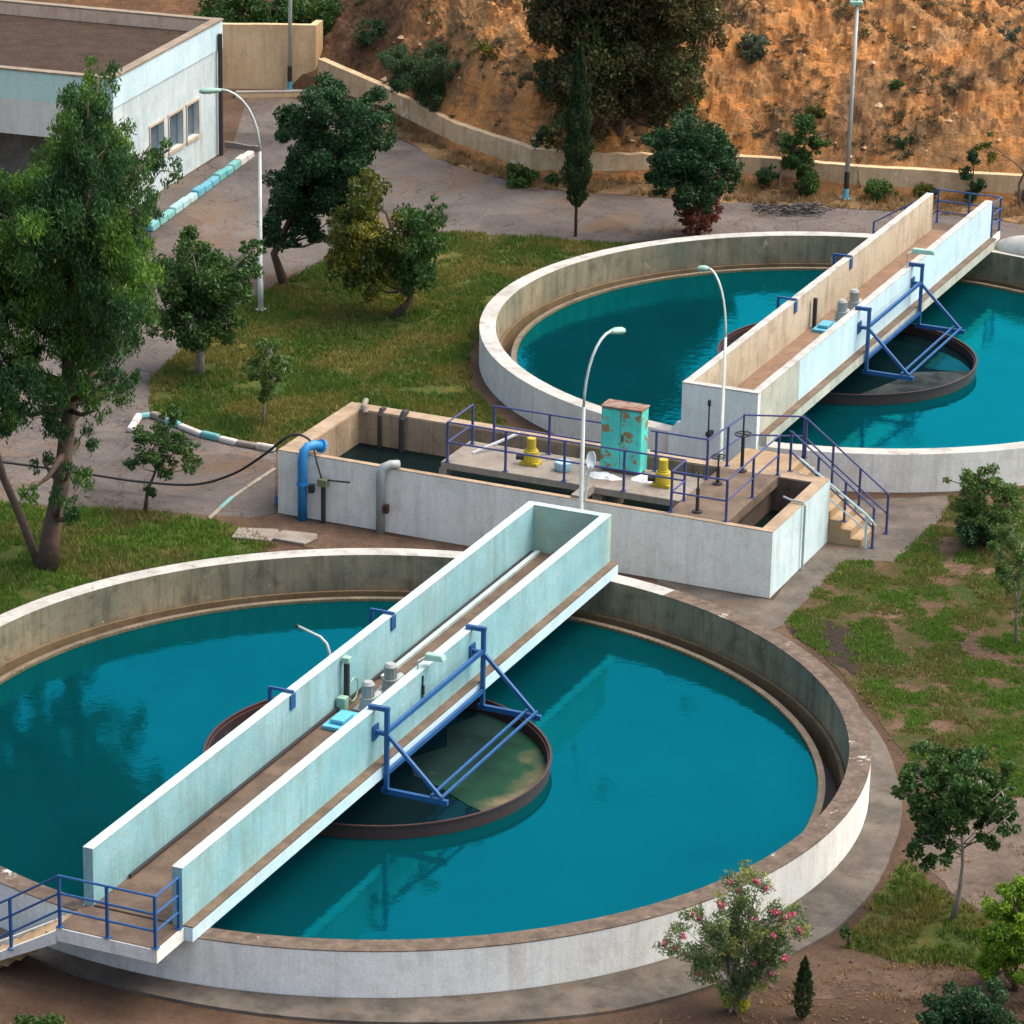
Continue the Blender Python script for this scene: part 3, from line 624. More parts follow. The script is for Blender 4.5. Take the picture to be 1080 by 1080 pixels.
# valves
def valve(a, b, h, wh, label, r=.14):
    V_ = thing('hand_valve', label, 'valve', (a, b, z0), group='hand wheel valves on the cross walkway')
    MB().tube([(a,b,z0+.003),(a,b,z0+.05)], .12, 12).tube([(a,b,z0+.05),(a,b,z0+h*.6)], .045, 8).tube([(a,b,z0+h*.6),(a,b,z0+h)], .022, 6).build('spindle', M_dark, V_)
    w2 = MB(); pts = [(a+r*math.cos(i*math.pi/8), b+r*math.sin(i*math.pi/8), z0+wh) for i in range(17)]
    w2.tube(pts, .018, 5); w2.bar((a-r,b,z0+wh),(a+r,b,z0+wh),.022); w2.bar((a,b-r,z0+wh),(a,b+r,z0+wh),.022)
    w2.build('hand_wheel', M_dark, V_)
valve(1.95, 16.0, 1.45, .95, 'tallest valve, with its wheel, at the far end of the cross walkway', .2)
valve(1.75, 14.9, .75, .7, 'low valve with dark wheel in the middle of the cross walkway', .17)
valve(2.0, 12.9, 1.0, .95, 'slim valve at the near end of the cross walkway by the front wall', .06)
v = MB(); v.tube([(-.1,19.2,1.0),(-.1,19.2,2.0)], .02, 6).tube([(-.1,19.2,2.0),(-.1,19.2,2.15)], .045, 8).box(-.16,-.04,19.16,19.42,1.2,1.3)
tag(v.build('level_rod', M_dark, base=(-.1,19.2,1.0)), 'thin dark rod fixed to the white end wall of the farther bridge', 'rod')
# pipes on the basin
p_ = thing('blue_pipe', 'bright blue bent pipe hooked over the left end of the white basin', 'pipe', (-7.85, 12.2, 0))
MB().tube([(-7.85,12.28,.003),(-7.85,12.28,1.5),(-7.83,12.31,1.72),(-7.78,12.42,1.84),(-7.7,12.6,1.84),(-7.62,12.8,1.76)], .115, 14).build('pipe_body', M_skyblue, p_, smooth=True)
MB().tube([(-7.62,12.79,1.77),(-7.6,12.84,1.745)], .17, 14).tube([(-7.85,12.28,.9),(-7.85,12.28,.97)], .145, 14).build('flange', M_skyblue, p_)
MB().box(-7.66,-7.55,12.2,12.35,.75,.95).build('clamp', M_dark, p_)
p_ = thing('valve_stand', 'dark valve stand with green box beside the bright blue pipe', 'valve', (-7.3, 12.3, 0))
MB().tube([(-7.3,12.3,.003),(-7.3,12.3,.95)], .06, 8).build('stand', M_dark, p_)
MB().box(-7.42,-7.18,12.2,12.4,.96,1.14).build('box', metal_paint('olive_box', (.14,.15,.09)), p_, bevel=.01)
MB().tube([(-7.2,12.3,1.12),(-6.6,12.3,1.16)], .02, 6).tube([(-7.35,12.3,1.14),(-7.5,12.35,1.5),(-7.6,12.4,1.8)], .02, 6).build('cable', M_black, p_)
p_ = thing('grey_pipe', 'grey pipe hooked over the front wall of the basin, right of the blue pipe', 'pipe', (-5.75, 12.3, 0))
MB().tube([(-5.8,12.34,.003),(-5.8,12.34,1.5),(-5.74,12.36,1.66),(-5.6,12.45,1.72),(-5.45,12.6,1.7)], .11, 12).build('pipe_body', M_greymetal, p_, smooth=True)
MB().box(-5.68,-5.58,12.22,12.36,.55,.75).build('clamp', M_redbrown, p_)
p_ = MB().tube([(4.07,14.5,.003),(4.07,14.5,1.6),(4.02,14.5,1.68),(3.7,14.5,1.69),(3.5,14.6,1.7)], .03, 8)
tag(p_.build('thin_pipe', M_greymetal, base=(4.07,14.5,0)), 'thin grey pipe running down the pale right end of the basin', 'pipe')
for a, r, lab in ((-7.55,.06,'left of two dark pipes hanging inside the far wall of the basin'), (-6.95,.075,'right of two dark pipes hanging inside the far wall of the basin')):
    p_ = MB().tube([(a,16.2,1.7),(a,16.02,1.72),(a,15.93,1.6),(a,15.93,.3)], r, 8)
    tag(p_.build('hanging_pipe', M_dark, base=(a,16.0,1.6)), lab, 'pipe', 'pipes inside the far basin wall')
p_ = MB().tube([(-8.2,16.5,1.72),(-8.1,16.2,1.75),(-8.0,16.0,1.72),(-7.95,15.95,1.6)], .07, 8)
tag(p_.build('pipe_bend', M_conclight, base=(-8.1,16.2,1.7)), 'short pale pipe bend on the far left corner of the basin', 'pipe')
p_ = MB().bar((-4.3,14.3,z0+.02),(-3.5,15.3,z0+.35),.05)
tag(p_.build('loose_pole', M_whitebag, base=(-4,14.7,z0)), 'short pale pole leaning on the back railing at the walkway left end', 'pole')
p_ = MB().tube([(-8.85,13.0,.12),(-8.85,13.5,.16)], .12, 10).tube([(-8.85,13.5,.16),(-8.85,13.55,.16)], .16, 10)
tag(p_.build('pipe_stub', M_skyblue, base=(-8.85,13.2,0)), 'short blue pipe stub on the ground by the left end of the basin', 'pipe')
# black hose from the left to the basin
hp = [(-15,84.1,1.0),(-13.94,84,.78),(-12.55,84,.64),(-11.15,83.9,.51),(-9.9,83.8,.37),(-9.05,83.7,.30),(-7.76,83.5,.33),(-6.81,83.3,.69),(-6.1,83.1,1.22),(-5.52,82.9,1.76),(-5.3,82.85,1.88),(-5.1,82.8,1.9),(-4.9,82.75,1.8),(-4.82,82.7,1.65)]
def smooth_pts(P, k=6):
    P = [Vector(p) for p in P]; out = []
    for i in range(len(P)-1):
        a, b, c, d = P[max(i-1,0)], P[i], P[i+1], P[min(i+2,len(P)-1)]
        for j in range(k):
            t = j/k; out.append(.5*((2*b)+(c-a)*t+(2*a-5*b+4*c-d)*t*t+(3*b-a-3*c+d)*t**3))
    return out+[P[-1]]
hp = smooth_pts(hp)
tag(MB().tube(hp, .033, 8).build('black_hose', M_black, base=(-9,83.7,.3), plant=False, smooth=True), 'sagging black hose strung from the left edge to the blue pipe', 'hose')

# ---------------------------------------------------------------- things on the bridges
def gear(b0, mat, lab1, lab2, lab3):
    P = thing('drive_plate', lab3, 'machine base', (-.1, b0-.7, 1.31))
    MB().box(-.55,.35,b0-1.35,b0-.45,1.313,1.40).build('plate', M_lightblue, P, bevel=.015)
    MB().box(-.45,-.15,b0-1.2,b0-.7,1.402,1.5).build('cover', M_lightblue, P, bevel=.03)
    for k, (y, l) in enumerate(((b0-.05, lab1), (b0+1.0, lab2))):
        G = thing('gear_motor', l, 'motor', (-.15, y, 1.31), group='gear motors on the bridges')
        MB().box(-.4,.1,y-.2,y+.25,1.313,1.36).tube([(-.15,y,1.362),(-.15,y,1.55)], [.19,.16], 14).build('gearbox', M_greymetal, G, bevel=.01)
        mm = MB().tube([(-.15,y,1.552),(-.15,y,1.60)], .17, 14).tube([(-.15,y,1.602),(-.15,y,1.86)], .125, 14).tube([(-.15,y,1.862),(-.15,y,1.93)], [.14,.09], 14)
        for j in range(10):
            a = j*math.pi/5; mm.bar((-.15+.125*math.cos(a), y+.125*math.sin(a), 1.62), (-.15+.125*math.cos(a), y+.125*math.sin(a), 1.85), .018)
        mm.build('motor_body', M_greymetal, G)
        MB().tube([(-.15,y+.2,1.45),(-.15,y+.5,1.45)], .09, 10).build('shaft_housing', M_greymetal, G)
gear(0, None, 'grey gear motor nearer the viewer on the near bridge deck', 'second grey gear motor, behind the first, on the near bridge deck', 'light blue drive plate on the deck of the near bridge')
gear(29.58, None, 'grey gear motor next to the blue plate on the farther bridge deck', 'grey gear motor nearer the hill on the farther bridge deck', 'turquoise blue drive plate on the deck of the farther bridge')
for b0, lab, hgt in ((-.1, 'green and black control post against the inner wall of the near bridge', .95), (28.6, 'slim dark control post against the beige wall of the farther bridge', .85)):
    P = thing('control_post', lab, 'control post', (-.6, b0, 1.31))
    MB().box(-.66,-.56,b0-.05,b0+.05,1.313,1.31+hgt).build('post', M_dark, P, bevel=.01)
    if b0 < 5:
        MB().box(-.69,-.53,b0-.08,b0+.08,1.315+hgt,1.45+hgt).build('switch_box', M_head, P, bevel=.02)
        pts = [(-.6+.02, b0+.25+.22*math.cos(i*.52), 1.6+.25*math.sin(i*.52)) for i in range(13)]
        MB().tube(pts, .014, 5).build('cable', M_head, P)
        MB().box(-.7,-.5,b0-.3,b0-.1,1.315,1.6).build('terminal_box', M_head, P, bevel=.01)
P = MB().tube([(-1.0,-.1,1.6),(-1.0,-.1,2.42),(-1.06,-.1,2.6),(-1.2,-.1,2.72),(-1.72,-.05,2.84)], [.035,.035,.032,.03,.028], 8)
P.tube([(-1.72,-.05,2.84),(-1.78,-.045,2.855)], .034, 8, 1)
tag(P.build('bent_lamp_arm', [M_pole, M_dark], base=(-1,-.1,1.6), smooth=True), 'bent white lamp arm without lamp on the left wall of the near bridge', 'lamp arm')
for b0, z, s, lab in ((.15, 2.62, .8, 'small pale green floodlight over the right wall of the near bridge'), (31.9, 2.85, 1.25, 'long greenish lamp head above the blue frame of the farther bridge')):
    F = thing('floodlight', lab, 'lamp', (1.1, b0, z-.2))
    MB().tube([(.97,b0-.25,2.42),(.97,b0-.25,z-.02),(1.05,b0-.1,z+.02)], .018, 6).build('bracket', M_greymetal, F)
    MB().hexa([(1.02,b0-.12,z-.06),(1.02+.55*s,b0-.1,z-.02),(1.02+.55*s,b0+.1,z-.02),(1.02,b0+.12,z-.06),(1.04,b0-.08,z+.08),(1.0+.5*s,b0-.07,z+.09),(1.0+.5*s,b0+.07,z+.09),(1.04,b0+.08,z+.08)]).build('housing', M_head, F, bevel=.02)
    if b0 < 5: MB().tube([(1.085,b0-.25,2.3),(1.095,b0-.28,1.9),(1.085,b0-.2,1.7),(1.09,b0-.12,1.75)], .018, 6).bar((1.1,b0-.27,2.1),(1.1,b0-.27,1.9),.05).build('cable', M_dark, F)
m = MB(); m.dome((2.5,39.55,.95), 1.35, .5, .55, n=20, k=6)
tag(m.build('white_mound', M_rimwhite, base=(2.5,39.55,.95), smooth=True), 'white rounded mound on the tank rim right of the farther bridge', 'covered heap')

# ---------------------------------------------------------------- street lamps
def make_lamp(label, reach, rise, base, rot, arm_h, group='street lamps around the tanks'):
    T = thing('street_lamp', label, 'street lamp', base, False, group); x, y, z = base
    MB().tube([(x,y,z),(x,y,z+.9),(x,y,z+.92),(x,y,z+arm_h)], [.085,.08,.065,.045], 10).build('pole', M_pole, T, smooth=True)
    pts = [(x+reach*(1-math.cos(k*math.pi/2/8)), y, z+arm_h+rise*math.sin(k*math.pi/2/8)) for k in range(9)]
    MB().tube(pts, .035, 8).build('arm', M_pole, T, smooth=True)
    hx = x+reach; hz = z+arm_h+rise
    hd = MB(); secs = [(0,.05,.04),(.12,.1,.07),(.35,.15,.09),(.52,.13,.08),(.62,.05,.04)]
    vs = []
    for d, wy, hz_ in secs:
        for j in range(8):
            a = j*math.pi/4; vs.append((hx-.05+d, y+wy*math.cos(a), hz-.02-.08*d+hz_*math.sin(a)))
    hd.add(vs, [(i*8+j, i*8+(j+1)%8, (i+1)*8+(j+1)%8, (i+1)*8+j) for i in range(4) for j in range(8)]+[tuple(range(8))[::-1], tuple(range(32,40))])
    hd.build('lamp_head', M_head, T, smooth=True)
    MB().tube([(x,y,z),(x,y,z+.05)], .16, 10).build('foot_plate', M_pole, T)
    T.rotation_euler = (0, 0, R(rot)); return T
lp = make_lamp('curved white street lamp on the lawn beside the building, arm to the left', 1.1, 1.75, (-7.25, 98.96, .01), 180, 4.65)
def relamp(label, loc, rot, scale=1., sx=1.):
    c = copy_tree(lp); c.location = loc; c.rotation_euler = (0, 0, R(rot)); c['label'] = label; c.scale = (sx,1,scale); return c
q = L(-.32, 11.5, .01); relamp('curved street lamp in front of the basin, its head leaning to the right', q, 48, .915, .8)
q = L(.72, 17.9, .01); relamp('curved street lamp before the farther bridge end wall, head to the left', q, 140, .915, .55)
def post_lamp(base, h, label, bands):
    T = thing('street_lamp', label, 'street lamp', base, False, 'street lamps around the tanks'); x, y, z = base
    MB().tube([(x,y,z+.9),(x+.05,y,z+h)], [.075,.05], 10).build('pole', M_pole, T, smooth=True)
    MB().tube([(x,y,z),(x,y,z+.35)], .085, 10).build('painted_base', M_lightblue, T)
    MB().tube([(x,y,z+.352),(x,y,z+.9)], .084, 10).build('black_band', M_dark, T)
    MB().box(x-.2,x+.22,y-.1,y+.1,z+h,z+h+.14).tube([(x+.05,y,z+h+.14),(x-.05,y,z+h+.3)], .04, 8).build('lamp_head', M_head, T, bevel=.04)
    MB().tube([(x,y,z-.01),(x,y,z+.04)], .2, 10).build('foot_plate', M_lightblue, T)
post_lamp((10.41,112.2,.012), 6.25, 'tall straight lamp post with black band below the orange hillside', 1)
post_lamp((-8.1,125.1,.0), 6.6, 'straight lamp post before the tan wall behind the building', 1)
# dish on the front lamp
q = L(-.3, 11.5, 0)
D = thing('reflector_dish', 'white dish reflector on a bent arm beside the lamp post in front of the basin', 'reflector', (q.x, q.y, 2.3), False)
MB().tube([(q.x+.07,q.y,2.0),(q.x+.12,q.y,2.6),(q.x+.2,q.y-.02,2.85)], .03, 6).build('arm', M_pole, D)
dd = MB(); vs = []
for k, (r_, o_) in enumerate(((.22,0),(.2,.05),(.12,.13),(.05,.17))):
    for j in range(14): a = j*math.pi/7; vs.append((q.x+.18+.35*o_+ r_*.5*math.cos(a), q.y+.0+o_, 2.98+r_*1.05*math.sin(a)))
dd.add(vs, [(i*14+j, i*14+(j+1)%14, (i+1)*14+(j+1)%14, (i+1)*14+j) for i in range(3) for j in range(14)]+[tuple(range(14)), tuple(range(42,56))[::-1]]); dd.build('dish', flat('dish_white', (.75,.82,.85)), D, smooth=True)

# ---------------------------------------------------------------- building
EB = (.29718,.95482); WB = (-.95482,.29718); NB = (-9.7586-EB[0]*8.87, 116.574-EB[1]*8.87)
def G(t, s, z): return (NB[0]+EB[0]*t+WB[0]*s, NB[1]+EB[1]*t+WB[1]*s, z)
def gbox(mb, t0, t1, s0, s1, z0_, z1_, m=0):
    return mb.hexa([G(t0,s0,z0_),G(t0,s1,z0_),G(t1,s1,z0_),G(t1,s0,z0_),G(t0,s0,z1_),G(t0,s1,z1_),G(t1,s1,z1_),G(t1,s0,z1_)], m) if False else mb.hexa([G(t0,s1,z0_),G(t0,s0,z0_),G(t1,s0,z0_),G(t1,s1,z0_),G(t0,s1,z1_),G(t0,s0,z1_),G(t1,s0,z1_),G(t1,s1,z1_)], m)
BL = thing('flat_roof_building', 'white flat-roofed building with gravel roof at the upper left', 'building', G(4,4,0), False)
M_bw = concrete('building_paint', (.46,.58,.60), (.58,.68,.70), (.30,.32,.30), .5, .6)
M_bband = concrete('building_band', (.46,.66,.72), (.58,.76,.80), (.35,.4,.4), .3, .3)
M_bcream = concrete('building_cream', (.66,.66,.57), (.76,.76,.67), (.35,.33,.28), .3, .3)
M_btealband = concrete('building_green_band', (.48,.74,.62), (.58,.80,.70), (.35,.42,.38), .3, .3)
Lb = 8.87; Wd = 11
wb = MB()
wins = [(2.83, 3.88), (4.36, 5.44), (5.84, 6.79)]       # distances from the near corner
# right wall (s from 0 to .3) with three openings
ts = [0]; 
for a, b in wins: ts += [a, b]
ts.append(Lb)
for i in range(0, len(ts), 2): gbox(wb, ts[i], ts[i+1], 0, .3, 0, 3.5, 0)
for a, b in wins: gbox(wb, a, b, 0, .3, 0, 1.1, 0); gbox(wb, a, b, 0, .3, 2.22, 3.5, 0)
gbox(wb, 2.2, 2.5, .31, Wd, 0, 2.4, 3)
gbox(wb, Lb-.3, Lb, .31, Wd, 0, 3.5, 0)
wb.build('wall', [M_bw, M_bband, M_bcream, M_conc], BL)
pb = MB(); gbox(pb, 0, Lb, -.03, .22, 3.502, 4.4, 0); gbox(pb, 0, .25, .221, Wd, 3.502, 4.4, 1); gbox(pb, 0, .3, .3, Wd, 2.4, 3.5, 2); gbox(pb, Lb-.25, Lb, .221, Wd, 3.502, 4.4, 3)
pb.build('parapet', [M_bband, M_btealband, M_bcream, M_tan], BL)
cb = MB(); gbox(cb, -.03, Lb+.03, -.06, .26, 4.402, 4.46); gbox(cb, -.03, .28, .262, Wd, 4.402, 4.45); gbox(cb, Lb-.28, Lb+.03, .262, Wd, 4.402, 4.45)
cb.build('parapet_cap', concrete('cap_brown', (.20,.165,.12), (.29,.24,.175), (.13,.1,.07)), BL)
rf = MB(); gbox(rf, .26, Lb-.26, .23, Wd, 3.6, 4.0); rf.build('roof', M_gravel, BL)
lb = MB(); gbox(lb, .262, Lb-.262, .222, .245, 3.9, 4.398); gbox(lb, Lb-.275, Lb-.251, .25, Wd, 3.9, 4.398); lb.build('parapet_lining', concrete('lining_tan', (.60,.44,.30), (.70,.54,.40), (.3,.2,.13)), BL)
for a, b in wins:
    wf = MB(); gbox(wf, a-.1, b+.1, -.03, -.002, 2.222, 2.30); gbox(wf, a-.1, b+.1, -.06, .1, 1.0, 1.098); gbox(wf, a-.06, a-.002, -.035, -.002, 1.1, 2.22); gbox(wf, b+.002, b+.06, -.035, -.002, 1.1, 2.22)
    wo_ = wf.build('window', concrete('window_surround', (.45,.36,.26), (.55,.46,.35), (.3,.22,.15)), BL)
    pn = MB(); gbox(pn, a, b, .16, .18, 1.1, 2.22); pn.build('pane', M_glass, wo_)
dp = MB(); dp.tube([G(Lb-.45,-.12,.02), G(Lb-.45,-.12,4.05)], .075, 8); dp.build('drain_pipe', M_dark, BL)

# striped kerb, kerbs
def striped(name, pts, wd, ht, z, cols, label, cat, seg=.7):
    T = thing(name, label, cat, (*pts[0], z), False)
    P = [Vector((*p, 0)) for p in pts]; out = []
    for p, q2 in zip(P, P[1:]):
        n_ = max(1, round((q2-p).length/seg))
        for i in range(n_): out.append((p.lerp(q2, i/n_), p.lerp(q2, (i+1)/n_-.004)))
    for i, (p, q2) in enumerate(out):
        d = (q2-p).normalized(); e = Vector((-d.y, d.x, 0))*wd/2; h2 = ht*(1+.12*math.sin(i*2.3)); e2 = e*.8
        v_ = [p-e, p+e, q2+e, q2-e]; 
        MB().hexa([(a.x,a.y,z) for a in (p+e, p-e, q2-e, q2+e)]+[(a.x,a.y,z+h2) for a in (p+e2, p-e2, q2-e2, q2+e2)]).build('kerb_stone', cols[(i*7+i//3) % len(cols)], T, bevel=.05)
M_kteal = concrete('kerb_teal', (0.075, 0.315, 0.315), (0.188, 0.413, 0.390), (0.225, 0.225, 0.188), .6, .2); M_kblue = concrete('kerb_blue', (0.060, 0.285, 0.390), (0.150, 0.375, 0.450), (0.225, 0.225, 0.188), .5, .2)
M_kpale = concrete('kerb_pale', (.22,.46,.46), (.45,.58,.55), (.25,.2,.15), .7, .2); M_kwhite = concrete('kerb_white', (.45,.45,.42), (.6,.58,.54), (.3,.22,.15), .6, .2)
striped('painted_kerb', [(-11.21,106.8),(-8.78,116.04)], .3, .24, .006, [M_kteal, M_kpale, M_kblue, M_kteal, M_kwhite, M_kblue, M_kpale], 'turquoise and white striped kerb beside the building', 'kerb')
striped('lawn_kerb', [(-9.82,88.16),(-9.71,89.3),(-9.4,89.46),(-8.58,88.61),(-7.96,87.97),(-7.02,87.37),(-6.02,86.92)], .2, .16, .006, [M_kwhite, M_kwhite, M_kteal, M_kwhite, M_conclight, M_kteal], 'faded turquoise and white kerb along the lawn edge near the basin', 'kerb')
striped('path_kerb', [(-7.28,81.96),(-6.83,83.52),(-5.94,85.64)], .12, .04, .006, [M_conc, M_conclight, M_conc, M_kteal], 'low pale kerb between the road and the left end of the basin', 'kerb')
for i, (x, y, s, a, lab) in enumerate([(-6.05,80.9,.55,.3,'broken concrete slab on the grass left of the grey pipe'), (-5.1,80.75,.5,.1,'concrete slab lying on the path below the blue pipe')]):
    cs, sn = math.cos(-.4+a), math.sin(-.4+a); pl = [(x+(u_*cs-v_*sn)*s, y+(u_*sn+v_*cs)*s) for u_, v_ in ((-1,-.6),(.7,-.75),(1,.2),(.8,.7),(-.9,.6))]
    tag(MB().prism(pl, .012, .08).build('paving_slab', M_conclight, base=(x,y,.01), plant=False, bevel=.02), lab, 'slab')

# walls at the foot of the hill
def wall_line(name, pts, th, hts, mat, capm, label, z=.0):
    T = thing(name, label, 'wall', (*pts[0], z), False); w3 = MB(); c3 = MB()
    sub = []
    for (p, q2, h0, h1) in zip(pts, pts[1:], hts, hts[1:]):
        k = 6
        for i in range(k): sub.append((p[0]+(q2[0]-p[0])*i/k, p[1]+(q2[1]-p[1])*i/k, h0+(h1-h0)*i/k+.04*noise.noise(Vector((p[0]+i,1,2)))))
    sub.append((*pts[-1], hts[-1])); n_ = len(sub); F_ = []; Bk = []
    for i in range(n_):
        a = Vector(sub[max(i-1,0)][:2]); b = Vector(sub[min(i+1,n_-1)][:2]); d = (b-a).normalized(); e = Vector((-d.y, d.x))*th
        F_.append((sub[i][0], sub[i][1])); Bk.append((sub[i][0]+e.x, sub[i][1]+e.y))
    vs = []
    for i in range(n_):
        h_ = sub[i][2]; vs += [(*F_[i], z-.3), (*F_[i], h_), (*Bk[i], h_), (*Bk[i], z-.3)]
    w3.add(vs, [(i*4+j, (i+1)*4+j, (i+1)*4+(j+1)%4, i*4+(j+1)%4) for i in range(n_-1) for j in range(4)]+[(0,1,2,3),(4*n_-1,4*n_-2,4*n_-3,4*n_-4)])
    w3.build('wall_body', mat, T)
    vs = []
    for i in range(n_):
        h_ = sub[i][2]; vs += [(*F_[i], h_+.002), (*F_[i], h_+.05), (*Bk[i], h_+.05), (*Bk[i], h_+.002)]
    c3.add(vs, [(i*4+j, (i+1)*4+j, (i+1)*4+(j+1)%4, i*4+(j+1)%4) for i in range(n_-1) for j in range(4)]+[(0,1,2,3),(4*n_-1,4*n_-2,4*n_-3,4*n_-4)])
    c3.build('coping', capm, T)
M_stone = concrete('weathered_wall', (.56,.40,.22), (.74,.56,.34), (.26,.18,.10), .5, .55, spots=(.66,.62,.50), spot_at=.62, scale=1.5)
wall_line('retaining_wall', WALLB, .3, [1.2,.95,.9,.95,.8,.75,.8,.85,.85,.85], M_stone, M_stone, 'long weathered tan retaining wall along the foot of the orange hillside')
wall_line('boundary_wall', [(-12.6,125.2),(-7.2,125.35),(-7.0,126.2)], .25, [2.25,2.25,2.25], M_tan, M_tan, 'tall tan plastered wall behind the building with green bushes above it')
wall_line('side_kerb', [(-9.9,123.9),(-7.3,124.3)], .3, [.15,.15], M_tan, M_conclight, 'low tan kerb at the foot of the tall tan wall')
wall_line('entry_rail_wall', [(-9.75,117.2),(-8.5,116.6)], .08, [.12,.12], M_conclight, M_conclight, 'thin pale kerb bar at the far corner of the building')
# pile of cut branches
m = MB()
for i in range(70):
    x = rnd.uniform(7.3,9.3); y = rnd.uniform(110.0,110.9); a = rnd.gauss(0,.5); l = rnd.uniform(.3,.8)
    m.tube([(x,y,rnd.uniform(.02,.2)),(x+l*math.cos(a)*.5,y+l*math.sin(a)*.5,rnd.uniform(.1,.3)),(x+l*math.cos(a),y+l*math.sin(a),rnd.uniform(.02,.2))], .018, 4)
tag(m.build('branch_pile', M_dark, base=(8.3,110.5,0), plant=False), 'low heap of cut dark branches on the far road', 'branch pile')

# ---------------------------------------------------------------- trees and bushes
def leaves(blobs, hw, dens, size, droop=0., sub=.45, aspect=2.4, depth=.8, rr=None, gap=0.):
    """blobs: (x,y,z,r); returns leaf quads and clump centres"""
    out = []; cl = []
    for (x, y, z, r) in blobs:
        k = max(6, int(11*(r/.5)**1.25))
        d = rng.normal(size=(k,3)); d /= np.linalg.norm(d, axis=1)[:,None]; d *= (rng.uniform(.25, 1., k)**.5)[:,None]*r
        cs = np.array([x,y,z])+d*np.array([1,1.1,.95])
        for c_ in cs:
            if rng.random() < gap: continue
            sr = max(r*sub, min(r*.75,.13))*rng.uniform(.6, 1.25); cl.append((*c_, sr))
            n_ = int(dens/450*math.pi*sr*sr/(.5*size*size/aspect)*rng.uniform(.7,1.2))+4
            p = rng.normal(size=(n_,3)); p /= np.linalg.norm(p, axis=1)[:,None]; p *= (rng.uniform(.1,1.,n_)**.45)[:,None]*sr
            p[:,2] *= .8; p[:,2] -= droop*np.abs(rng.normal(size=n_))*sr
            out.append(c_+p)
    P = np.concatenate(out); n_ = len(P)
    ax = rng.normal(size=(n_,3)); ax[:,2] -= droop*3; ax /= np.linalg.norm(ax, axis=1)[:,None]
    b2 = np.cross(ax, rng.normal(size=(n_,3))); b2 /= np.linalg.norm(b2, axis=1)[:,None]
    s = size*rng.uniform(.6,1.35,n_)[:,None]; wv = s/aspect
    V = np.stack([P-ax*s*.5, P+b2*wv*.5, P+ax*s*.5, P-b2*wv*.5], 1)
    return V, cl
def tree(name, label, cat, base, blobs, hw, mats, trunk, tr, size=.1, dens=900, droop=0., group=None, bark=None, split=None, gap=.07, sub=.45, limbs=.5, aspect=2.4, thick=1., up=0, double=True):
    x0, y0, z0_ = base; T = thing(name, label, cat, base, False, group)
    bb = []
    for (dx, dz, r) in blobs:
        e = max(0., hw*thick-r*.4)
        if double and r > .14: ys = [rnd.uniform(.15,.9)*e, -rnd.uniform(.15,.9)*e]
        else: ys = [rnd.uniform(-.6,.6)*e]
        for yy in ys: bb.append((x0+dx, y0+yy, z0_+dz+up, r))
    V, cl = leaves(bb, hw, dens, size, droop, gap=gap, sub=sub, aspect=aspect)
    # trunk and limbs
    mb = MB(); tp = [(x0+a, y0+b, z0_+c-.03*(i == 0)) for i, (a, b, c) in enumerate(trunk)]
    rs = [tr*(1-.62*i/(len(tp)-1)) for i in range(len(tp))]; rs[0] *= 1.25
    mb.tube(tp, rs, 9)
    for (x, y, z, r) in bb:
        js = [i for i, q_ in enumerate(tp) if q_[2] < z-.1*abs(z)] or [0]; j = js[-1]; s = Vector(tp[j]); s = s.lerp(Vector(tp[min(j+1,len(tp)-1)]), rnd.random()*.6) if j+1 < len(tp) else s
        e = Vector((x,y,z)); md = s.lerp(e, .5)+Vector((0,0,-.08*(e-s).length))
        mb.tube([s, md, e], [rs[j]*limbs, rs[j]*limbs*.6, .012], 5)
    step = max(1, len(cl)//90)
    for (x, y, z, r) in cl[::step]:
        e = Vector((x,y,z)); k_ = min(bb, key=lambda q_: (q_[0]-x)**2+(q_[1]-y)**2+(q_[2]-z)**2)
        mb.tube([k_[:3], e], [.015,.006], 3)
    mb.build('trunk', bark or M_bark, T, smooth=True)
    if len(mats) > 1 and split:
        mi = split(V.mean(1)); o = quads_mesh('crown', V, mats, base, T, midx=mi)
    else: o = quads_mesh('crown', V, mats[:1], base, T)
    return T
ML_euc = leaf_mat('eucalyptus_leaves', (0.017, 0.052, 0.018), (0.057, 0.144, 0.040), (0.115, 0.241, 0.029), .5, 5., at=.54)
ML_dark = leaf_mat('dark_leaves', (0.011, 0.041, 0.016), (0.041, 0.110, 0.032), None, 1, 6)
ML_mid = leaf_mat('mid_leaves', (0.021, 0.064, 0.014), (0.064, 0.143, 0.028), (0.064, 0.129, 0.018), .9, 6)
ML_olive = leaf_mat('olive_leaves', (0.032, 0.055, 0.011), (0.101, 0.129, 0.021), (0.239, 0.221, 0.018), .8, 6, at=.56)
ML_brown = leaf_mat('brown_green_leaves', (0.050, 0.056, 0.018), (0.150, 0.106, 0.037), (0.075, 0.106, 0.025), .6, 6, at=.56)
ML_red = leaf_mat('red_leaves', (.12,.03,.02), (.26,.08,.05), (.08,.09,.03), 1.5, 6, at=.62)
ML_cyp = leaf_mat('cypress_leaves', (0.017, 0.040, 0.016), (0.052, 0.092, 0.029), None, 1, 8)
ML_bright = leaf_mat('bright_leaves', (.10,.20,.012), (.26,.42,.02), (.06,.16,.015), 1.6, 7, at=.6)
ML_grey = leaf_mat('grey_green_leaves', (.045,.075,.045), (.10,.14,.085), None, 1, 7)
ML_light = leaf_mat('light_leaves', (0.046, 0.101, 0.018), (0.120, 0.202, 0.046), None, 1, 7)
ML_ole = leaf_mat('oleander_leaves', (.05,.10,.035), (.16,.24,.09), (.30,.34,.07), 2.5, 8, at=.58)

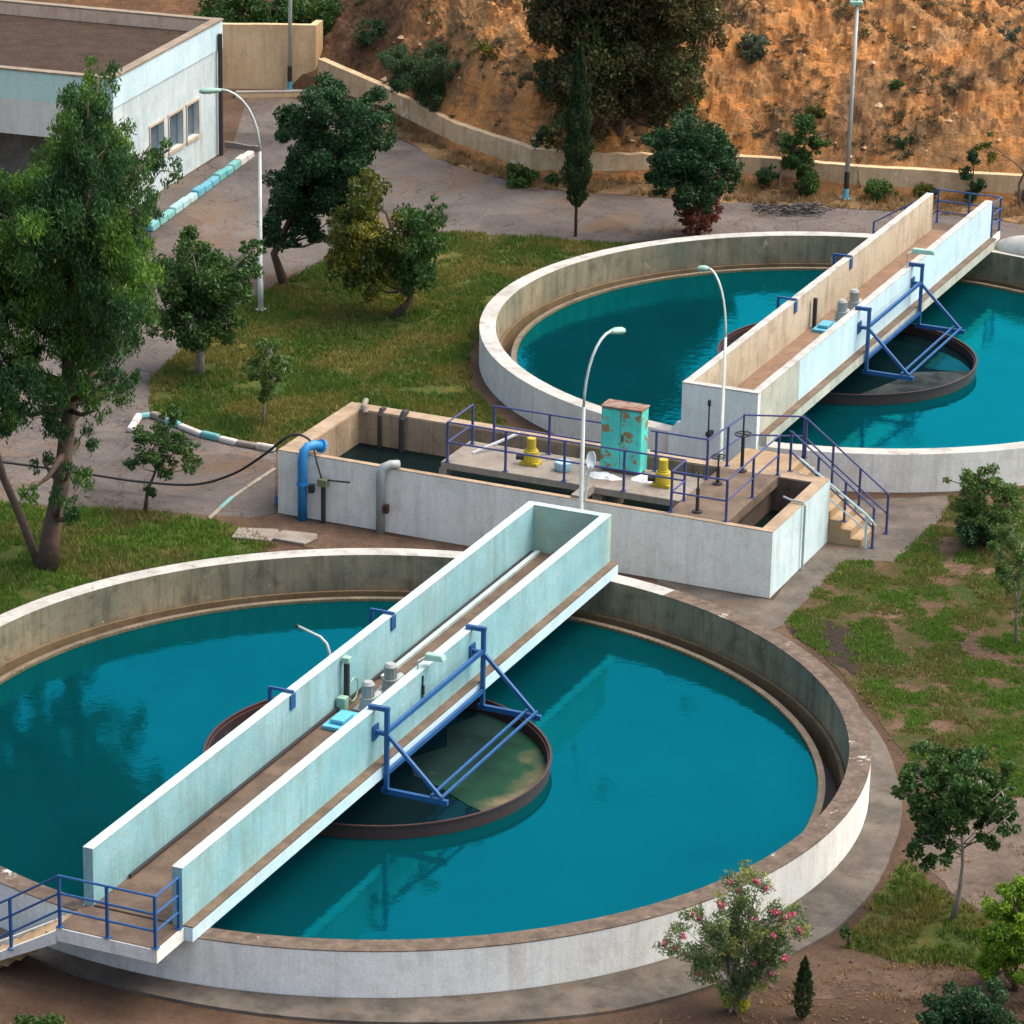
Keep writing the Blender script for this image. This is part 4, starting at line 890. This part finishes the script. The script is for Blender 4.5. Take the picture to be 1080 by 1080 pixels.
EUC = [(1.27, 11.3, 0.5), (0.85, 10.5, 0.67), (1.6, 10.2, 0.56), (0.35, 9.5, 0.78), (1.3, 9.2, 0.84), (0.1, 8.5, 0.78), (1.5, 8.1, 0.78), (-0.5, 8.1, 0.67), (2.45, 9.9, 0.34), (2.6, 9.1, 0.4), (2.35, 8.4, 0.34), (0.5, 7.2, 0.95), (1.8, 7.1, 0.78), (-0.72, 6.6, 0.84), (1.1, 6.0, 0.78), (2.2, 6.2, 0.45), (-0.32, 5.0, 0.69), (0.73, 4.7, 0.56), (-0.89, 4.1, 0.47), (1.66, 5.0, 0.4), (0.31, 3.6, 0.43), (0.73, 2.9, 0.34), (-0.1, 2.5, 0.25), (0.5, 2.2, 0.28), (1.3, 4.2, 0.34), (1.9, 4.5, 0.25), (0.75, 1.7, 0.18), (-1.6, 7.4, 0.9), (-1.7, 9.0, 0.78), (-1.8, 5.4, 0.78), (-2.4, 8.2, 0.67)]
tree('eucalyptus_tree', 'tallest tree, drooping leaves, on the left lawn beside the near tank', 'tree', (-10.71,78.49,.01), EUC, 2.0, [ML_euc],
     [(0,0,0),(.08,0,.8),(.35,.05,2.0),(.55,.1,3.6),(.6,.1,5.2),(.75,0,7.),(1.1,0,9.),(1.2,0,10.8)], .24, .12, 1050, .6, sub=.42, aspect=3.2, gap=.06)
t2 = thing('leaning_tree', 'slim leaning second trunk left of the tallest tree on the left lawn', 'tree', (-10.95,78.6,.01), False)
MB().tube([(-10.9,78.6,-.03),(-11.3,79.,.9),(-11.8,79.4,1.9),(-12.1,79.6,3.0),(-12.6,79.7,4.6)], [.11,.10,.09,.07,.04], 8).build('trunk', M_bark, t2, smooth=True)
V, cl = leaves([(-12.3,79.6,4.2,.7),(-12.7,79.6,5.0,.9),(-12.0,79.5,3.3,.35)], 1, 900, .17, .7, aspect=3.6, sub=.4)
quads_mesh('crown', V, [ML_euc], (-10.95,78.6,.01), t2)

tree('broadleaf_tree', 'rounded green tree with pale forked trunk below the curved lamp', 'tree', (-8.48,93.08,.01),
     [(-.09,3.5,.46),(-.74,2.67,.6),(.41,2.54,.75),(1.18,2.8,.5),(-.24,1.7,.7),(.78,1.6,.5),(-1.05,1.7,.42),(.14,1.2,.32),(1.47,3.6,.3)], 1.2, [ML_mid], [(0,0,0),(.04,0,.6),(.1,0,1.2),(.1,0,2.4)], .13, .115, 1100, .15, bark=M_barkpale, aspect=2)
tree('dense_tree', 'dark bluish green tree left of the yellowish tree at the road bend', 'tree', (-6.75,101.61,.01),
     [(1.26,5.5,.66),(2.36,5.15,.56),(.51,4.64,.66),(1.67,4.15,.88),(2.71,4.3,.46),(.84,3.15,.88),(1.94,2.72,.7),(.01,2.72,.6),(-.19,1.72,.52),(.69,1.72,.5),(1.38,1.72,.28),(2.96,5.1,.26)], 1.5, [ML_dark], [(0,0,0),(-.3,0,.9),(.2,0,2),(.9,0,3.2),(1.3,0,4.8)], .13, .11, 1300, .05, aspect=1.9)
tree('olive_tree', 'yellow and olive green leaning tree in the middle of the upper lawn', 'tree', (-3.46,98.58,.01),
     [(-.75,3.77,.5),(-1.09,2.8,.7),(-1.27,1.82,.6),(.38,2.66,.66),(1.05,2.38,.5),(.71,1.54,.52),(-.28,1.82,.62),(-.73,1.1,.4),(1.18,3.1,.28),(.18,1.0,.35)], 1.2, [ML_olive, ML_mid], [(0,0,0),(.45,0,.5),(.5,0,1.1),(.1,0,2.0),(-.2,0,3.0)], .12, .14, 1100, .4,
     split=lambda c: (c[:,0] > -3.46+.2+.3*np.sin(c[:,2]*3)).astype(int), aspect=2.6)
tree('young_tree', 'thin sparse young tree standing alone on the lawn behind the basin', 'tree', (-6.48,88.89,.01),
     [(.21,2.01,.36),(.37,1.4,.34),(-.21,1.5,.27),(.08,.95,.18),(.62,1.67,.2)], .5, [ML_light], [(0,0,0),(.05,0,.6),(.1,0,1.2),(.15,0,1.8)], .04, .09, 1100, .1, bark=M_barkpale)
tree('young_tree', 'small leafy tree on the left road edge under the black hose', 'tree', (-8.85,82.4,.01),
     [(.66,2.43,.26),(.3,1.82,.42),(.92,1.7,.35),(-.21,1.34,.26),(1.16,1.29,.2),(.45,1.25,.26),(.12,.61,.14),(-.08,1.9,.18)], .6, [ML_mid], [(0,0,0),(.06,0,.5),(.25,0,1.0),(.4,0,1.8)], .05, .09, 1000, .1, aspect=2)
tree('large_tree', 'biggest brownish tree against the orange hillside behind the cypress', 'tree', (3.21,114.9,.3),
     [(-1.75,5.29,1.1),(-.24,6.24,1.3),(1.31,5.61,1.15),(2.56,4.66,.66),(-1.09,3.72,1.0),(.43,4.03,1.2),(1.92,3.4,.8),(-1.98,2.77,.7),(-1.7,1.67,.6),(-.13,2.6,1.),(1.4,2.46,.8),(-2.46,1.3,.4),(-2.59,4.66,.5),(-.71,1.4,.4),(1.12,1.6,.5),(3.06,5.29,.34),(-.29,7.6,1.4),(1.25,7.4,1.2),(-1.81,7.2,1.1)], 2.4, [ML_brown, ML_dark], [(0,0,0),(.03,0,1.2),(0,0,2.6),(.1,0,4.6),(0,0,6.5)], .22, .16, 900, .2,
     split=lambda c: ((c[:,0] < .9)*(c[:,2] < 3.2) | (rng.random(len(c)) < .12)).astype(int), gap=.12, aspect=2.2)
tree('broadleaf_tree', 'green tree with reddish lower branches at the edge of the farther tank', 'tree', (5.49,107.4,.01),
     [(-.42,3.55,.52),(-1.12,2.94,.58),(.18,3.0,.6),(-.52,2.34,.85),(.56,2.19,.6),(-1.26,1.83,.4),(1.01,1.83,.32),(-.05,1.5,.62),(-.03,.8,.38),(-.33,.42,.28),(.3,.5,.3),(.46,1.0,.3),(-.5,1.0,.28)], 1.2, [ML_dark, ML_red], [(0,0,0),(0,0,.8),(-.1,0,1.6),(-.2,0,2.8)], .10, .11, 1100, .1,
     split=lambda c: (c[:,2]+.15*np.sin(c[:,0]*9) < 1.15).astype(int), aspect=1.9)
tree('broadleaf_tree', 'small fluffy green tree left of the lamp post below the hillside', 'tree', (9.0,112.36,.01),
     [(.04,2.33,.38),(-.29,1.65,.44),(.43,1.74,.33),(-.04,1.0,.48),(.13,.45,.42)], .5, [ML_mid], [(0,0,0),(0,0,.8),(.05,0,2.0)], .07, .10, 1400, .1)
tree('sapling', 'little green sapling in front of the wall near the farther bridge end', 'sapling', (14.37,112.0,.01),
     [(-.01,1.5,.2),(-.22,.95,.25),(.17,.6,.2),(0,.3,.2)], .25, [ML_dark], [(0,0,0),(.02,0,.6),(0,0,1.5)], .04, .10, 900, 0)
tree('bush', 'round green bush right of the basin steps', 'bush', (11.2,81.28,.01),
     [(-.07,1.73,.4),(-.54,1.37,.36),(.44,1.2,.4),(-.16,.72,.5),(.53,.48,.38),(-.02,.31,.4)], .7, [ML_light, ML_dark], [(0,0,0),(0,0,.5),(0,0,1.4)], .05, .10, 1200, 0, split=lambda c: ((c[:,2] < .75) & (c[:,0] < 11.4)).astype(int))
tree('young_tree', 'slender light green tree with thin white trunk at the right edge', 'tree', (11.27,75.05,.01),
     [(-.33,2.72,.34),(.07,2.04,.42),(-.5,2.11,.22),(-.09,1.5,.3),(.28,1.0,.3),(-.4,1.7,.18)], .6, [ML_light], [(0,0,0),(-.05,0,.7),(.0,0,1.5),(-.05,0,2.4)], .035, .09, 700, .1, bark=M_barkpale)
tree('broadleaf_tree', 'small green tree with pale bare trunk right of the near tank', 'tree', (8.4,61.38,.01),
     [(-.77,2.92,.40),(-.28,3.0,.38),(.28,3.05,.38),(.72,2.7,.34),(-.91,2.45,.32),(-.41,2.36,.45),(.3,2.36,.42),(.79,2.2,.3),(-.68,1.85,.36),(-.2,1.85,.32),(.51,1.8,.18),(-.44,1.45,.2),(0,2.7,.42)], .9, [ML_mid], [(0,0,0),(.1,0,.6),(.12,0,1.1),(.05,0,2.0)], .06, .11, 1500, .1, bark=M_barkpale, aspect=2)
tree('bright_bush', 'bright yellow-green bush at the lower right edge', 'bush', (9.22,58.59,.01),
     [(-.15,1.8,.34),(-.33,1.35,.40),(.11,1.39,.45),(-.14,.86,.45),(.3,.7,.45),(-.25,.5,.35),(.4,1.6,.4),(.1,2.0,.25)], .5, [ML_bright], [(0,0,0),(0,0,.5),(0,0,1.5)], .05, .075, 1500, 0)
tree('shrub', 'low dark green shrub in the bottom right corner', 'bush', (8.16,56.43,.01),
     [(-.09,.9,.38),(-.5,.75,.34),(.33,.8,.38),(-.23,.46,.5),(.44,.37,.45),(-.63,.33,.32)], .5, [ML_dark], [(0,0,0),(0,0,.3),(0,0,.8)], .04, .075, 1500, 0)
def cypress(base, h, wmax, z_from, label, size, n, tr):
    x, y, z = base; T = thing('cypress', label, 'tree', base, False)
    MB().tube([(x,y,z-.03),(x,y,z+h*.5),(x,y,z+h*.95)], [tr,tr*.6,.01], 8).build('trunk', M_bark, T, smooth=True)
    t_ = rng.uniform(0,1,n)**.8; prof = np.interp(t_, [0,.06,.25,.5,.75,.93,1], [.25,.7,1,.92,.62,.25,.03])*wmax
    prof *= 1+.18*np.sin(t_*37+rng.uniform(0,.6,n)); a = rng.uniform(0,2*np.pi,n); r_ = prof*rng.uniform(.25,1,n)**.4
    r_ *= 1+.15*np.sin(a*5+t_*21)
    P = np.stack([x+r_*np.cos(a), y+r_*np.sin(a), z+z_from+(h-z_from)*t_], 1)
    ax = np.stack([np.cos(a)*.35, np.sin(a)*.35, np.ones(n)], 1)+rng.normal(0,.3,(n,3)); ax /= np.linalg.norm(ax,axis=1)[:,None]
    b2 = np.cross(ax, rng.normal(size=(n,3))); b2 /= np.linalg.norm(b2,axis=1)[:,None]; s = size*rng.uniform(.6,1.3,n)[:,None]
    quads_mesh('crown', np.stack([P-ax*s*.5, P+b2*s*.2, P+ax*s*.5, P-b2*s*.2], 1), [ML_cyp], base, T)
cypress((1.77,107.3,.01), 5.95, .42, .95, 'tall narrow dark cypress beside the far road', .14, 9000, .05)
cypress((5.31,57.35,.01), 1.22, .17, .05, 'very small cypress on the bottom edge right of the flowering shrub', .07, 2600, .02)

def shrub(name, label, cat, x, y, r, h, mat, n=1, size=.1, dens=900, group=None, zz=None, droop=0., spread=None):
    z = (hill_z(x, y)-.05) if zz is None else zz
    bl = []; spread = spread or r*.7
    for i in range(n): bl.append((rnd.uniform(-spread, spread), h*rnd.uniform(.35,.75), r*rnd.uniform(.55,.9)))
    tree(name, label, cat, (x,y,z), bl, r*.8, [mat], [(0,0,0),(0,0,h*.3),(0,0,h*.6)], .03, size, dens, droop, group, double=False)
# on and below the hillside
tree('hillside_bush', 'wide feathery green bush behind the curved retaining wall', 'bush', (-2.7,119.4,.75),
     [(-.67,1.4,.6),(.38,1.0,.6),(1.36,.8,.45),(-1.26,1.87,.4),(-.18,1.87,.45),(1.29,1.44,.3),(-.33,.6,.4),(-1.2,1.2,.5),(-1.7,1.9,.35),(1.8,.6,.35),(.6,1.7,.35)], .9, [leaf_mat('feathery_leaves', (.03,.075,.03), (.075,.14,.05))], [(0,0,0),(0,0,.5),(0,0,1.5)], .05, .12, 1100, .3, aspect=5)
for (x, y, r, h, mat, lab) in [
    (-2.15,124.0,.75,1.0,ML_grey,'grey-green shrub at the top edge above the feathery bush'),
    (-1.2,117.9,.4,.6,ML_olive,'small olive shrub on the rocks right of the feathery bush'),
    (-5.3,124.6,.7,1.2,ML_dark,'dark shrub behind the left end of the curved retaining wall'),
    (7.35,117.0,.6,.8,ML_grey,'grey-green shrub on the slope right of the big brownish tree'),
    (15.9,117.0,.45,.6,ML_grey,'pale shrub on the hillside at the right edge'),
    (12.3,113.6,.5,.4,ML_dark,'low dark shrub at the foot of the slope right of the lamp post'),
    (9.6,114.6,.3,.35,ML_olive,'tiny shrub on the slope left of the tall lamp post'),
    (12.05,114.9,.22,.3,ML_mid,'tiny green tuft midway up the orange slope'),
    (6.2,119.2,.5,.5,ML_olive,'olive shrub high on the slope above the fluffy tree'),
    (-3.9,125.6,.6,.8,ML_brown,'dry brown shrub high on the slope left of the big tree')]:
    shrub('hillside_shrub', lab, 'shrub', x, y, r, h, mat, 3, .11, 700, 'shrubs on the hillside')
for (x, y, r, lab) in [(-10.6,127.6,1.0,'leftmost bush above the tall tan wall'), (-9.3,127.4,1.1,'second bush from the left above the tall tan wall'), (-8.0,127.6,1.1,'third bush from the left above the tall tan wall'), (-6.9,127.9,.9,'rightmost bush above the tall tan wall')]:
    shrub('hedge_bush', lab, 'bush', x, y, r, 3.2, ML_bright if x > -9.0 and False else ML_mid, 6, .15, 800, 'bushes above the tall tan wall', zz=.3)
for (x, y, r, h, mat, lab) in [(.15,113.1,.5,.5,ML_mid,'dark green shrub at the road edge left of the cypress'), (1.3,113.3,.3,.35,ML_mid,'small shrub just left of the cypress trunk'),
    (7.9,113.3,.4,.6,ML_dark,'dark shrub beneath the fluffy tree on its left'), (11.6,112.2,.55,.6,ML_mid,'green shrub right of the tall lamp post by the road'), (12.9,112.3,.4,.45,ML_olive,'olive shrub between the lamp post and the farther bridge end'),(16.3,112.2,.4,.6,ML_grey,'grey shrub below the wall at the right edge')]:
    shrub('roadside_shrub', lab, 'shrub', x, y, r, h, mat, 4, .1, 1100, 'shrubs along the far roadside', zz=.01)
shrub('roadside_shrub', 'dark bush in the porch recess under the building at the left edge', 'bush', -16.2, 107.2, .9, 1.6, ML_dark, 5, .14, 800, zz=.01)
# bare trees
def bare(base, h, label, lean, seed, leafy=None, name='bare_tree', r0=.06):
    rr = random.Random(seed); x, y, z = base; T = thing(name, label, 'tree', base, False); mb = MB(); tips = []
    def br(p, d, l, r, dep):
        pts = [p]; q_ = p; dd_ = d
        for i in range(3):
            dd_ = (dd_+Vector((rr.gauss(0,.22), rr.gauss(0,.22), rr.gauss(.05,.12)))).normalized(); q_ = q_+dd_*l/3; pts.append(q_)
        mb.tube(pts, [r, r*.85, r*.7, r*.5], 5)
        if dep == 0: tips.append(q_); return
        for k in range(rr.choice((2,3))):
            br(q_ if k else pts[2], (dd_+Vector((rr.gauss(0,.6), rr.gauss(0,.6), rr.gauss(.1,.3)))).normalized(), l*.68, r*.5, dep-1)
    br(Vector((x,y,z-.02)), Vector((lean[0], lean[1], 1)).normalized(), h*.42, r0, 3)
    mb.build('trunk', M_bark, T)
    if leafy:
        V, _ = leaves([(p.x,p.y,p.z,.12) for p in tips], 1, 500, .09); quads_mesh('crown', V, [leafy], base, T)
bare((15.9,111.4,.01), 2.9, 'thin bare tree at the right edge beyond the farther tank', (-.25,0), 3, ML_olive)
bare((8.35,113.2,.01), 2.4, 'thin dark bare tree left of the small fluffy tree', (0,0), 8)
bare((11.0,112.9,.01), 1.3, 'small leafless shrub at the wall right of the tall lamp post', (.2,0), 5, None, 'bare_shrub', .03)

# flowering oleander
ox, oy = 4.15, 57.65
O = thing('flowering_shrub', 'pink flowering shrub with many fanned stems before the near tank', 'shrub', (ox,oy,.01), False)
mb = MB(); tips = []; rr = random.Random(21)
ends = [(-.7,.95),(-1.1,1.45),(-1.25,1.35),(-.95,1.8),(-.75,2.05),(-.45,2.0),(-.4,2.35),(-.15,2.45),(.05,2.5),(.25,2.6),(.0,2.1),(.35,2.2),(.6,2.15),(.8,2.0),(1.05,1.85),(1.0,1.6),(.75,1.4),(.55,1.0),(-.5,1.35),(-.2,1.7),(.2,1.6),(-.1,1.2),(.3,1.15),(-.8,1.3),(.5,1.75),(-.6,1.65),(.9,2.25),(.1,.7),(-.05,.45)]
for dx, dz in ends:
    dy = rr.uniform(-.55,.55); s = Vector((ox+rr.uniform(-.12,.12), oy+rr.uniform(-.1,.1), 0)); e = Vector((ox+dx, oy+dy, dz)); md = s.lerp(e,.5)+Vector((-dx*.16,-dy*.1,.12))
    mb.tube([s, md, e], [.018,.013,.006], 5)
    for t_ in (.62,.8,1.): q_ = md.lerp(e, (t_-.5)*2); tips.append((q_.x+rr.gauss(0,.05), q_.y+rr.gauss(0,.05), q_.z+rr.gauss(0,.03), .17))
mb.build('stems', M_barkpale, O)
V, cl = leaves(tips, 1, 330, .085, .0, sub=.5, aspect=3.6); quads_mesh('foliage', V, [ML_ole], (ox,oy,.01), O)
V, cl = leaves([(ox,oy,.14,.16),(ox-.1,oy,.1,.12),(ox+.12,oy,.12,.12)], 1, 2500, .07); quads_mesh('yellow_base_leaves', V, [leaf_mat('yellow_leaves', (.3,.3,.02), (.6,.6,.04))], (ox,oy,.01), O)
M_pink = leaf_mat('pink_petals', (.50,.07,.16), (.75,.28,.34), None, 1, 10, .2)
fl = []
for i in [7,10,12,14,17,21,25,0,1,2,3,4,6,9,11,13,15,16,18,19,20,22,24,26]:
    dx, dz = ends[i]; q_ = tips[i*3+2]
    V, _ = leaves([(q_[0], q_[1]-.12, q_[2]+.03, .06*rr.uniform(.5,1.2))], 1, 1100, .04, 0, sub=.5, aspect=1.3)
    quads_mesh('blossom', V, [M_pink], (ox,oy,.01), O)
shrub('weed', 'low weedy plant with a small white flower in the lower left corner', 'plant', -8.0, 55.9, .45, .55, ML_mid, 5, .08, 900, zz=.01)
shrub('weed', 'small green weed growing against the right side of the near tank wall', 'plant', 6.35, 60.15, .12, .45, ML_mid, 2, .07, 1500, zz=.08)

# stones scattered on the bare soil
cols = [M_conclight, M_ledge, M_conc]
for i in range(90):
    if i < 50: x = rnd.uniform(4.8,9.5); y = rnd.uniform(56.6,59.8)
    else: x = rnd.uniform(7.6,12); y = rnd.uniform(67.5,76)
    s = rnd.uniform(.02,.055); vs = [(x+s*math.cos(j*1.047)*rnd.uniform(.7,1.2), y+s*math.sin(j*1.047)*rnd.uniform(.7,1.2), .008) for j in range(6)]+[(x+s*.6*math.cos(j*1.047), y+s*.6*math.sin(j*1.047), .01+s*rnd.uniform(.5,.9)) for j in range(6)]
    if i == 0: ST = MB()
    ST.add(vs, [(0,1,2,3,4,5)[::-1], (6,7,8,9,10,11)]+[(j,(j+1)%6,6+(j+1)%6,6+j) for j in range(6)])
tag(ST.build('rubble', M_ledge, plant=False), 'small loose stones scattered on the bare soil at the lower right', 'rubble', kind='stuff')
# dry scrub and loose rocks on the hill
n = 2600; px = rng.uniform(-6, 19, n); dd = rng.uniform(.3, 8.5, n); k = np.array([noise.noise(Vector((a*.5, b*.6, 2.))) for a, b in zip(px, dd)])+rng.normal(0,.15,n) > .08
px, dd = px[k], dd[k]; P = []
for a, d in zip(px, dd): y = yb(float(a))+.16+float(d); P.append((a, y, hill_z(float(a), y)))
P = np.array(P); B_ = 22; Q = np.repeat(P, B_, 0); nn_ = len(Q)
sc_ = np.repeat(rng.uniform(.07, .24, len(P)), B_)[:,None]
tip = Q+rng.normal(0,1,(nn_,3))*sc_*np.array([.9,.9,.3])+np.array([0,0,1.])*sc_*.9
sd_ = rng.normal(0,1,(nn_,3)); sd_ /= np.linalg.norm(sd_,axis=1)[:,None]; off_ = rng.normal(0,.5,(nn_,3))*sc_*np.array([1,1,.1])
V = np.stack([Q+off_-sd_*.02, Q+off_+sd_*.02, tip], 1)
tag(quads_mesh('dry_scrub', V, [leaf_mat('scrub', (.075,.06,.03), (.20,.14,.07), (.07,.09,.04), .6, 4., at=.56)], nper=3), 'low dry scrub scattered over the orange hillside', 'scrub', kind='stuff')
rk = MB()
for i in range(260):
    a = rnd.uniform(-5, 18); d = rnd.uniform(.2, 8); y = yb(a)+.16+d; z = hill_z(a, y); s_ = rnd.uniform(.04,.16)*rnd.random()+.03
    if noise.noise(Vector((a*.4, y*.4, 8.))) < -.05: continue
    vs = []
    for (u_, v_, w_) in ((1,0,0),(0,1,0),(-1,0,0),(0,-1,0),(0,0,1),(0,0,-1)):
        q_ = Vector((u_*rnd.uniform(.7,1.4), v_*rnd.uniform(.7,1.4), w_*rnd.uniform(.5,.9)))*s_; vs.append((a+q_.x, y+q_.y, z+q_.z))
    rk.add(vs, [(0,1,4),(1,2,4),(2,3,4),(3,0,4),(1,0,5),(2,1,5),(3,2,5),(0,3,5)])
tag(rk.build('hill_rocks', concrete('hill_stone', (.42,.28,.16), (.60,.44,.28), (.2,.13,.08), .5, .2, scale=.7), plant=False), 'loose pale rocks lying on the orange hillside', 'rocks', kind='stuff')
# thin weeds and litter on the bare soil in front
SOIL = [(-12,54),(13,54),(13,58.5),(9,60),(6.5,59.5),(4,57.9),(1.5,56.4),(-3,55.8),(-8,56.9),(-12,60)]
tag(grass('thin dry weeds and litter on the brown soil at the bottom', SOIL, 26, M_straw, .02, .09, 1.2, thr=.05, name='dry_weeds'), cat='weeds')
tag(grass('sparse dry weeds on the open soil right of the near tank path', [(5,62),(12,66),(14,72),(14,60),(8,58)], 14, M_straw, .02, .08, 1.2, thr=.05, name='dry_weeds'), cat='weeds')
lf = rng.uniform([-13,54],[13,60],(2600,2)); k = inside(lf[:,0], lf[:,1], SOIL); lf = lf[k]
lf2 = rng.uniform([-12,84.9],[14,112],(5200,2)); k = inside(lf2[:,0], lf2[:,1], ROAD) & ((np.sin(lf2[:,0]*.9)+np.sin(lf2[:,1]*.8)+rng.normal(0,.8,len(lf2))) > .6); lf = np.concatenate([lf, lf2[k]])
C_ = np.concatenate([lf, np.full((len(lf),1), .02)], 1); a_ = rng.uniform(0, 6.28, len(lf)); s_ = rng.uniform(.02,.05,len(lf))[:,None]
u_ = np.stack([np.cos(a_), np.sin(a_), rng.uniform(-.1,.3,len(lf))], 1)*s_; v_ = np.stack([-np.sin(a_), np.cos(a_), rng.uniform(-.1,.3,len(lf))], 1)*s_*.6
tag(quads_mesh('leaf_litter', np.stack([C_-u_, C_+v_, C_+u_, C_-v_], 1), [leaf_mat('litter', (.10,.06,.03), (.26,.17,.09), (.05,.04,.03), 1, 9.)]), 'small fallen leaves scattered over road and bare soil', 'leaf litter', kind='stuff')
